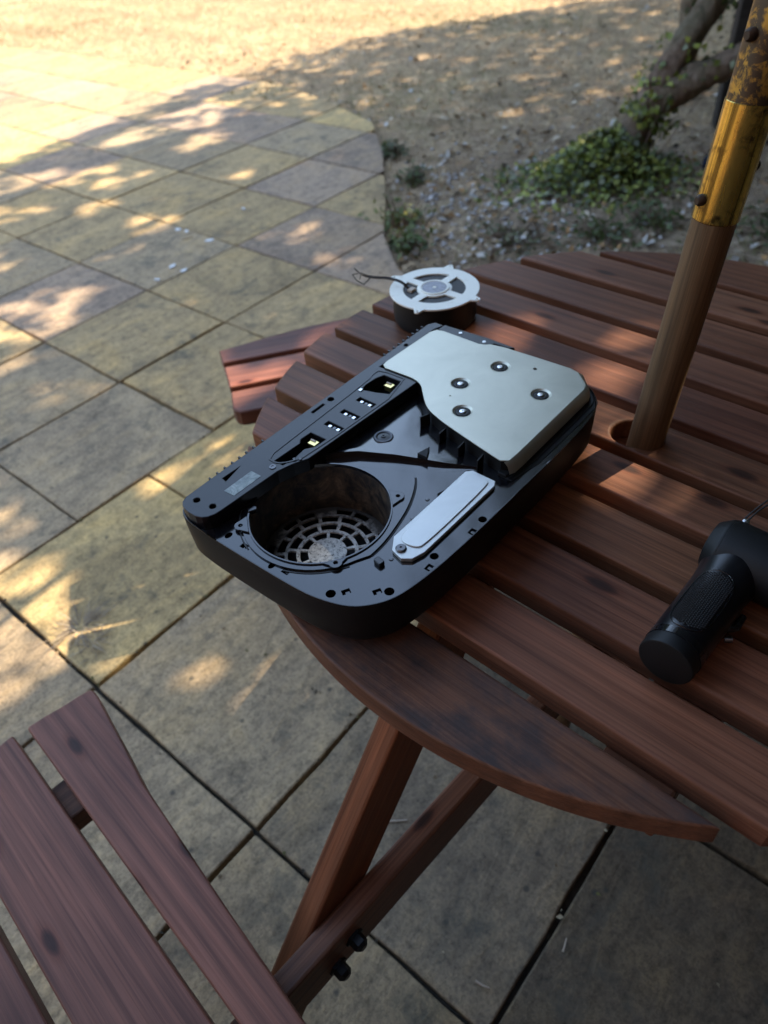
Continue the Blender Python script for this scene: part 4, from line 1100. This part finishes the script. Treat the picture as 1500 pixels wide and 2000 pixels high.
# ------------------------------------------------------------------ dry grass, litter, pebbles
cut_w = [(UX * u + VX * v) for u, v in cut_uv]
def outside_patio(x, y, margin=.0):
    u = x * UX.x + y * UX.y; v = x * VX.x + y * VX.y; n = len(cut_uv); ins = np.zeros(len(x), bool); near = np.zeros(len(x), bool)
    for i in range(n):
        (x0, y0), (x1, y1) = cut_uv[i], cut_uv[(i + 1) % n]
        if y0 != y1: ins ^= ((y0 > v) != (y1 > v)) & (u < (x1 - x0) * (v - y0) / (y1 - y0) + x0)
        L2 = (x1 - x0) ** 2 + (y1 - y0) ** 2; t = np.clip(((u - x0) * (x1 - x0) + (v - y0) * (y1 - y0)) / L2, 0, 1)
        near |= np.hypot(u - x0 - t * (x1 - x0), v - y0 - t * (y1 - y0)) < margin
    return ~ins & ~near
def scatter(n, x0, x1, y0, y1, margin=0.0):
    x = nrng.uniform(x0, x1, n); y = nrng.uniform(y0, y1, n); k = outside_patio(x, y, margin)
    k &= np.abs(x - .1) < (.75 + y * .52); return x[k], y[k]
x, y = scatter(230000, -5, 5, 2.3, 10.8, .0)
w_ = np.clip(1.25 - .35 * np.exp(-(((x - 1.3) / .9) ** 2 + ((y - 3.1) / .9) ** 2)) * 2.6, .1, 1); k = nrng.uniform(size=len(x)) < w_; x, y = x[k], y[k]
n = len(x); a = nrng.uniform(0, 2 * math.pi, n); ln = nrng.uniform(.025, .085, n); up = nrng.uniform(.06, .55, n)
wd = nrng.uniform(.0014, .0032, n); dx, dy = np.cos(a), np.sin(a)
B = np.stack([x, y, np.full(n, -.034)], 1); T = B + np.stack([dx * ln * (1 - up * .4), dy * ln * (1 - up * .4), ln * up + .003], 1)
W = np.stack([-dy * wd, dx * wd, np.zeros(n)], 1)
V = np.stack([B - W, B + W, T], 1).reshape(-1, 3); F = np.arange(n * 3).reshape(-1, 3)
pal = np.array([(.55, .40, .22), (.46, .32, .18), (.40, .285, .19), (.62, .49, .31), (.30, .22, .15), (.21, .19, .09)])
gn = np.sin(x * 2.1 + 1.3 * np.sin(y * 1.7)) + np.sin(y * 2.7 + x) + nrng.normal(0, .8, n)
idx = nrng.integers(0, 5, n); idx[gn > 1.35] = 5
lf = (np.sin(x * 5.1 + 2 * np.sin(y * 3.3)) + np.sin(y * 6.3 + 1.7 * np.sin(x * 4.1)) + np.sin((x + y) * 9.7)) / 3
C = pal[idx] * nrng.uniform(.7, 1.2, (n, 1)) * (1 + .38 * lf)[:, None]
dg = tinted('dry_grass', V, F, C, M['straw']); tag(dg, 'short dry straw-coloured grass of the lawn', 'grass', kind='stuff')
x, y = scatter(9000, -1.2, 4.2, 2.3, 7.0, -.0); k = nrng.uniform(size=len(x)) < np.clip(1.6 - .28 * y, .12, 1); x, y = x[k], y[k]
n = len(x); P = np.stack([x, y, -.026 + nrng.uniform(0, .012, n)], 1); N = np.stack([nrng.normal(0, .45, n), nrng.normal(0, .45, n), np.ones(n)], 1)
V, F = leaf_cards(P, N, nrng.uniform(.014, .055, n), nrng, .6, .3)
pal = np.array([(.36, .26, .16), (.22, .15, .09), (.48, .40, .30), (.07, .05, .035), (.46, .43, .39), (.32, .18, .08)])
C = np.repeat(pal[nrng.integers(0, 6, n)] * nrng.uniform(.7, 1.2, (n, 1)), 2, 0)
lt = tinted('leaf_litter', V, F, C, M['litter']); tag(lt, 'dead leaves and bark bits littering the soil under the tree', 'leaf litter', kind='stuff')
# pale pebbles on the soil by the patio edge
pv, pf, pc = [], [], []
for i in range(420):
    x = .55 + nrng.normal(0, .26); y = 3.15 + nrng.normal(0, .38)
    if not outside_patio(np.array([x]), np.array([y]), .03)[0]: continue
    r = nrng.uniform(.006, .017); b = len(pv)
    oc = np.array([(1, 0, 0), (0, 1, 0), (-1, 0, 0), (0, -1, 0), (0, 0, .7), (0, 0, -.7)]) * r * nrng.uniform(.7, 1.3, (6, 1)) + np.array([x, y, -.03])
    pv += oc.tolist(); pf += [(b + q[0], b + q[1], b + q[2]) for q in ((0, 1, 4), (1, 2, 4), (2, 3, 4), (3, 0, 4), (1, 0, 5), (2, 1, 5), (3, 2, 5), (0, 3, 5))]
    g_ = nrng.uniform(.3, .62); pc += [(g_, g_ * .97, g_ * .95)] * 8
pe = tinted('pebbles', pv, pf, pc, M['litter']); tag(pe, 'pale pebbles and flint bits scattered in the soil by the patio', 'pebbles', kind='stuff')

# dried grass tuft in the paving joint and little tufts elsewhere
def tuft(x, y, n, ln, spread, label, cols, flat=.5):
    t = empty('dry_tuft', (x, y, 0), 0, label, 'dry grass', 'dry grass tufts in the paving joints')
    bv, bf, bc = [], [], []
    for i in range(n):
        a = nrng.uniform(0, 2 * math.pi); r = abs(nrng.normal(0, spread)); L = ln * nrng.uniform(.5, 1.2); up = nrng.uniform(.05, 1 - flat)
        b0 = np.array([r * math.cos(a), r * math.sin(a), -.002]); d = np.array([math.cos(a + nrng.normal(0, .7)), math.sin(a + nrng.normal(0, .7)), up])
        w = np.array([-d[1], d[0], 0]) * .0007; b = len(bv)
        m1 = b0 + d * L * .55; e = b0 + d * L + np.array([0, 0, -L * up * .45])
        bv += [b0 - w, b0 + w, m1 + w, m1 - w, e, e + w * .3]
        bf += [(b, b + 1, b + 2, b + 3), (b + 3, b + 2, b + 5, b + 4)]
        c = np.array(cols[nrng.integers(0, len(cols))]) * nrng.uniform(.7, 1.2); bc += [c, c]
    tinted('blades', bv, bf, bc, M['straw'], t); return t
DRY = [(.34, .26, .18), (.24, .19, .15), (.42, .34, .24)]
tuft(-.690, 1.03, 190, .050, .022, 'largest dry grass tuft, in the joint above the near bench', DRY)
tuft(-.655, .985, 60, .04, .012, 'small dry tuft just below the largest grass tuft', DRY)
tuft(-.29, 2.43 - .0, 12, .02, .01, 'tiny tuft at a slab joint left of the cooling fan', DRY)
tuft(-.90, 2.41, 26, .03, .01, 'dry wisps at the slab corner below the left sun patch', DRY)
tuft(-.585, 2.56 + .12, 40, .028, .018, 'short yellowish tuft at the slab corner in mid patio', [(.30, .27, .13), (.38, .33, .2)])
tuft(-.545, 1.83, 30, .022, .012, 'small dark tuft in the joint left of the console', [(.10, .09, .05), (.2, .17, .1)])
# twigs on the paving
for i, (x, y, a, L, lb) in enumerate([(.075, .285, -35, .022, 'short pale twig lying in the joint at the bottom edge'), (-.72, 3.10, 20, .05, 'thin brown twig on the mid-left slabs'), (-.03, .535, -5, .035, 'pale straw stem beside the table leg'), (.205, .325, 60, .018, 'tiny pale stick in the sunlit joint at lower right')]):
    d = Vector((math.cos(R(a)), math.sin(R(a)), 0)); p = Vector((x, y, .004))
    tw_ = tube('twig', [p - d * L / 2, p + Vector((0, 0, .001)), p + d * L / 2 + Vector((.001, .002, 0))], [.0016, .0014, .0009], M['cream'] if i != 1 else M['bark'], None, n=6)
    tag(tw_, lb, 'twig', 'twigs on the paving')

# pale bird droppings on the slabs
drp = random.Random(4)
for (x, y, r, lb) in [(-.775, 3.21, .016, 'pale dropping on the grey speckled slab, upper left of its cluster'), (-.735, 3.185, .012, 'pale dropping on the grey speckled slab beside the upper-left one'), (-.62, 3.06, .020, 'longest pale dropping on the right half of the grey slab'),
                      (-.745, 2.84, .016, 'pale dropping near the lower edge of the grey slab'), (-.695, 2.79, .017, 'pale dropping on the slab edge above mid patio'), (-.79, 2.73, .011, 'small pale dropping at the bottom corner of the grey slab'), (-.50, 3.38, .010, 'single pale speck on the buff slab behind the grey one')]:
    pts = [(r * (1 + drp.uniform(-.35, .35)) * math.cos(2 * math.pi * i / 12), .6 * r * (1 + drp.uniform(-.35, .35)) * math.sin(2 * math.pi * i / 12)) for i in range(12)]
    d_ = plate('bird_dropping', pts, .0, .0028, M['paint_fleck'], None, loc=(x, y, .002)); d_.rotation_euler = (0, 0, drp.uniform(0, 3)); tag(d_, lb, 'dropping', 'droppings on the slabs')

# crumbs of dead leaf and grit on the paving, thickest in the joints
dr = np.random.default_rng(12); pts = []
jl_v = [v for v in rows if -3.5 < v < .3]; jl_u = [.209, .47, .692, .925, 1.37, 1.83, 2.303, 2.762]
for _ in range(1500):
    if dr.uniform() < .5: u_, v_ = dr.uniform(-.4, 3.2), jl_v[dr.integers(len(jl_v))] + dr.normal(0, .006)
    elif dr.uniform() < .7: u_, v_ = jl_u[dr.integers(len(jl_u))] + dr.normal(0, .006), dr.uniform(-3.6, .2)
    else: u_, v_ = dr.uniform(-.4, 3.2), dr.uniform(-3.8, .2)
    p = UX * u_ + VX * v_
    if not outside_patio(np.array([p.x]), np.array([p.y]))[0]: pts.append((p.x, p.y, .0015))
P = np.array(pts); n = len(P)
V, F = leaf_cards(P, np.stack([dr.normal(0, .3, n), dr.normal(0, .3, n), np.ones(n)], 1), dr.uniform(.003, .011, n) * dr.uniform(.6, 1.3, n), dr, .6, .3)
pal = np.array([(.10, .075, .05), (.05, .042, .032), (.30, .24, .16), (.20, .14, .085), (.12, .11, .045)])
jd = tinted('joint_debris', V, F, np.repeat(pal[dr.integers(0, 5, n)] * dr.uniform(.7, 1.3, (n, 1)), 2, 0), M['litter']); tag(jd, 'crumbs of dead leaf and grit in the paving joints', 'debris', kind='stuff')
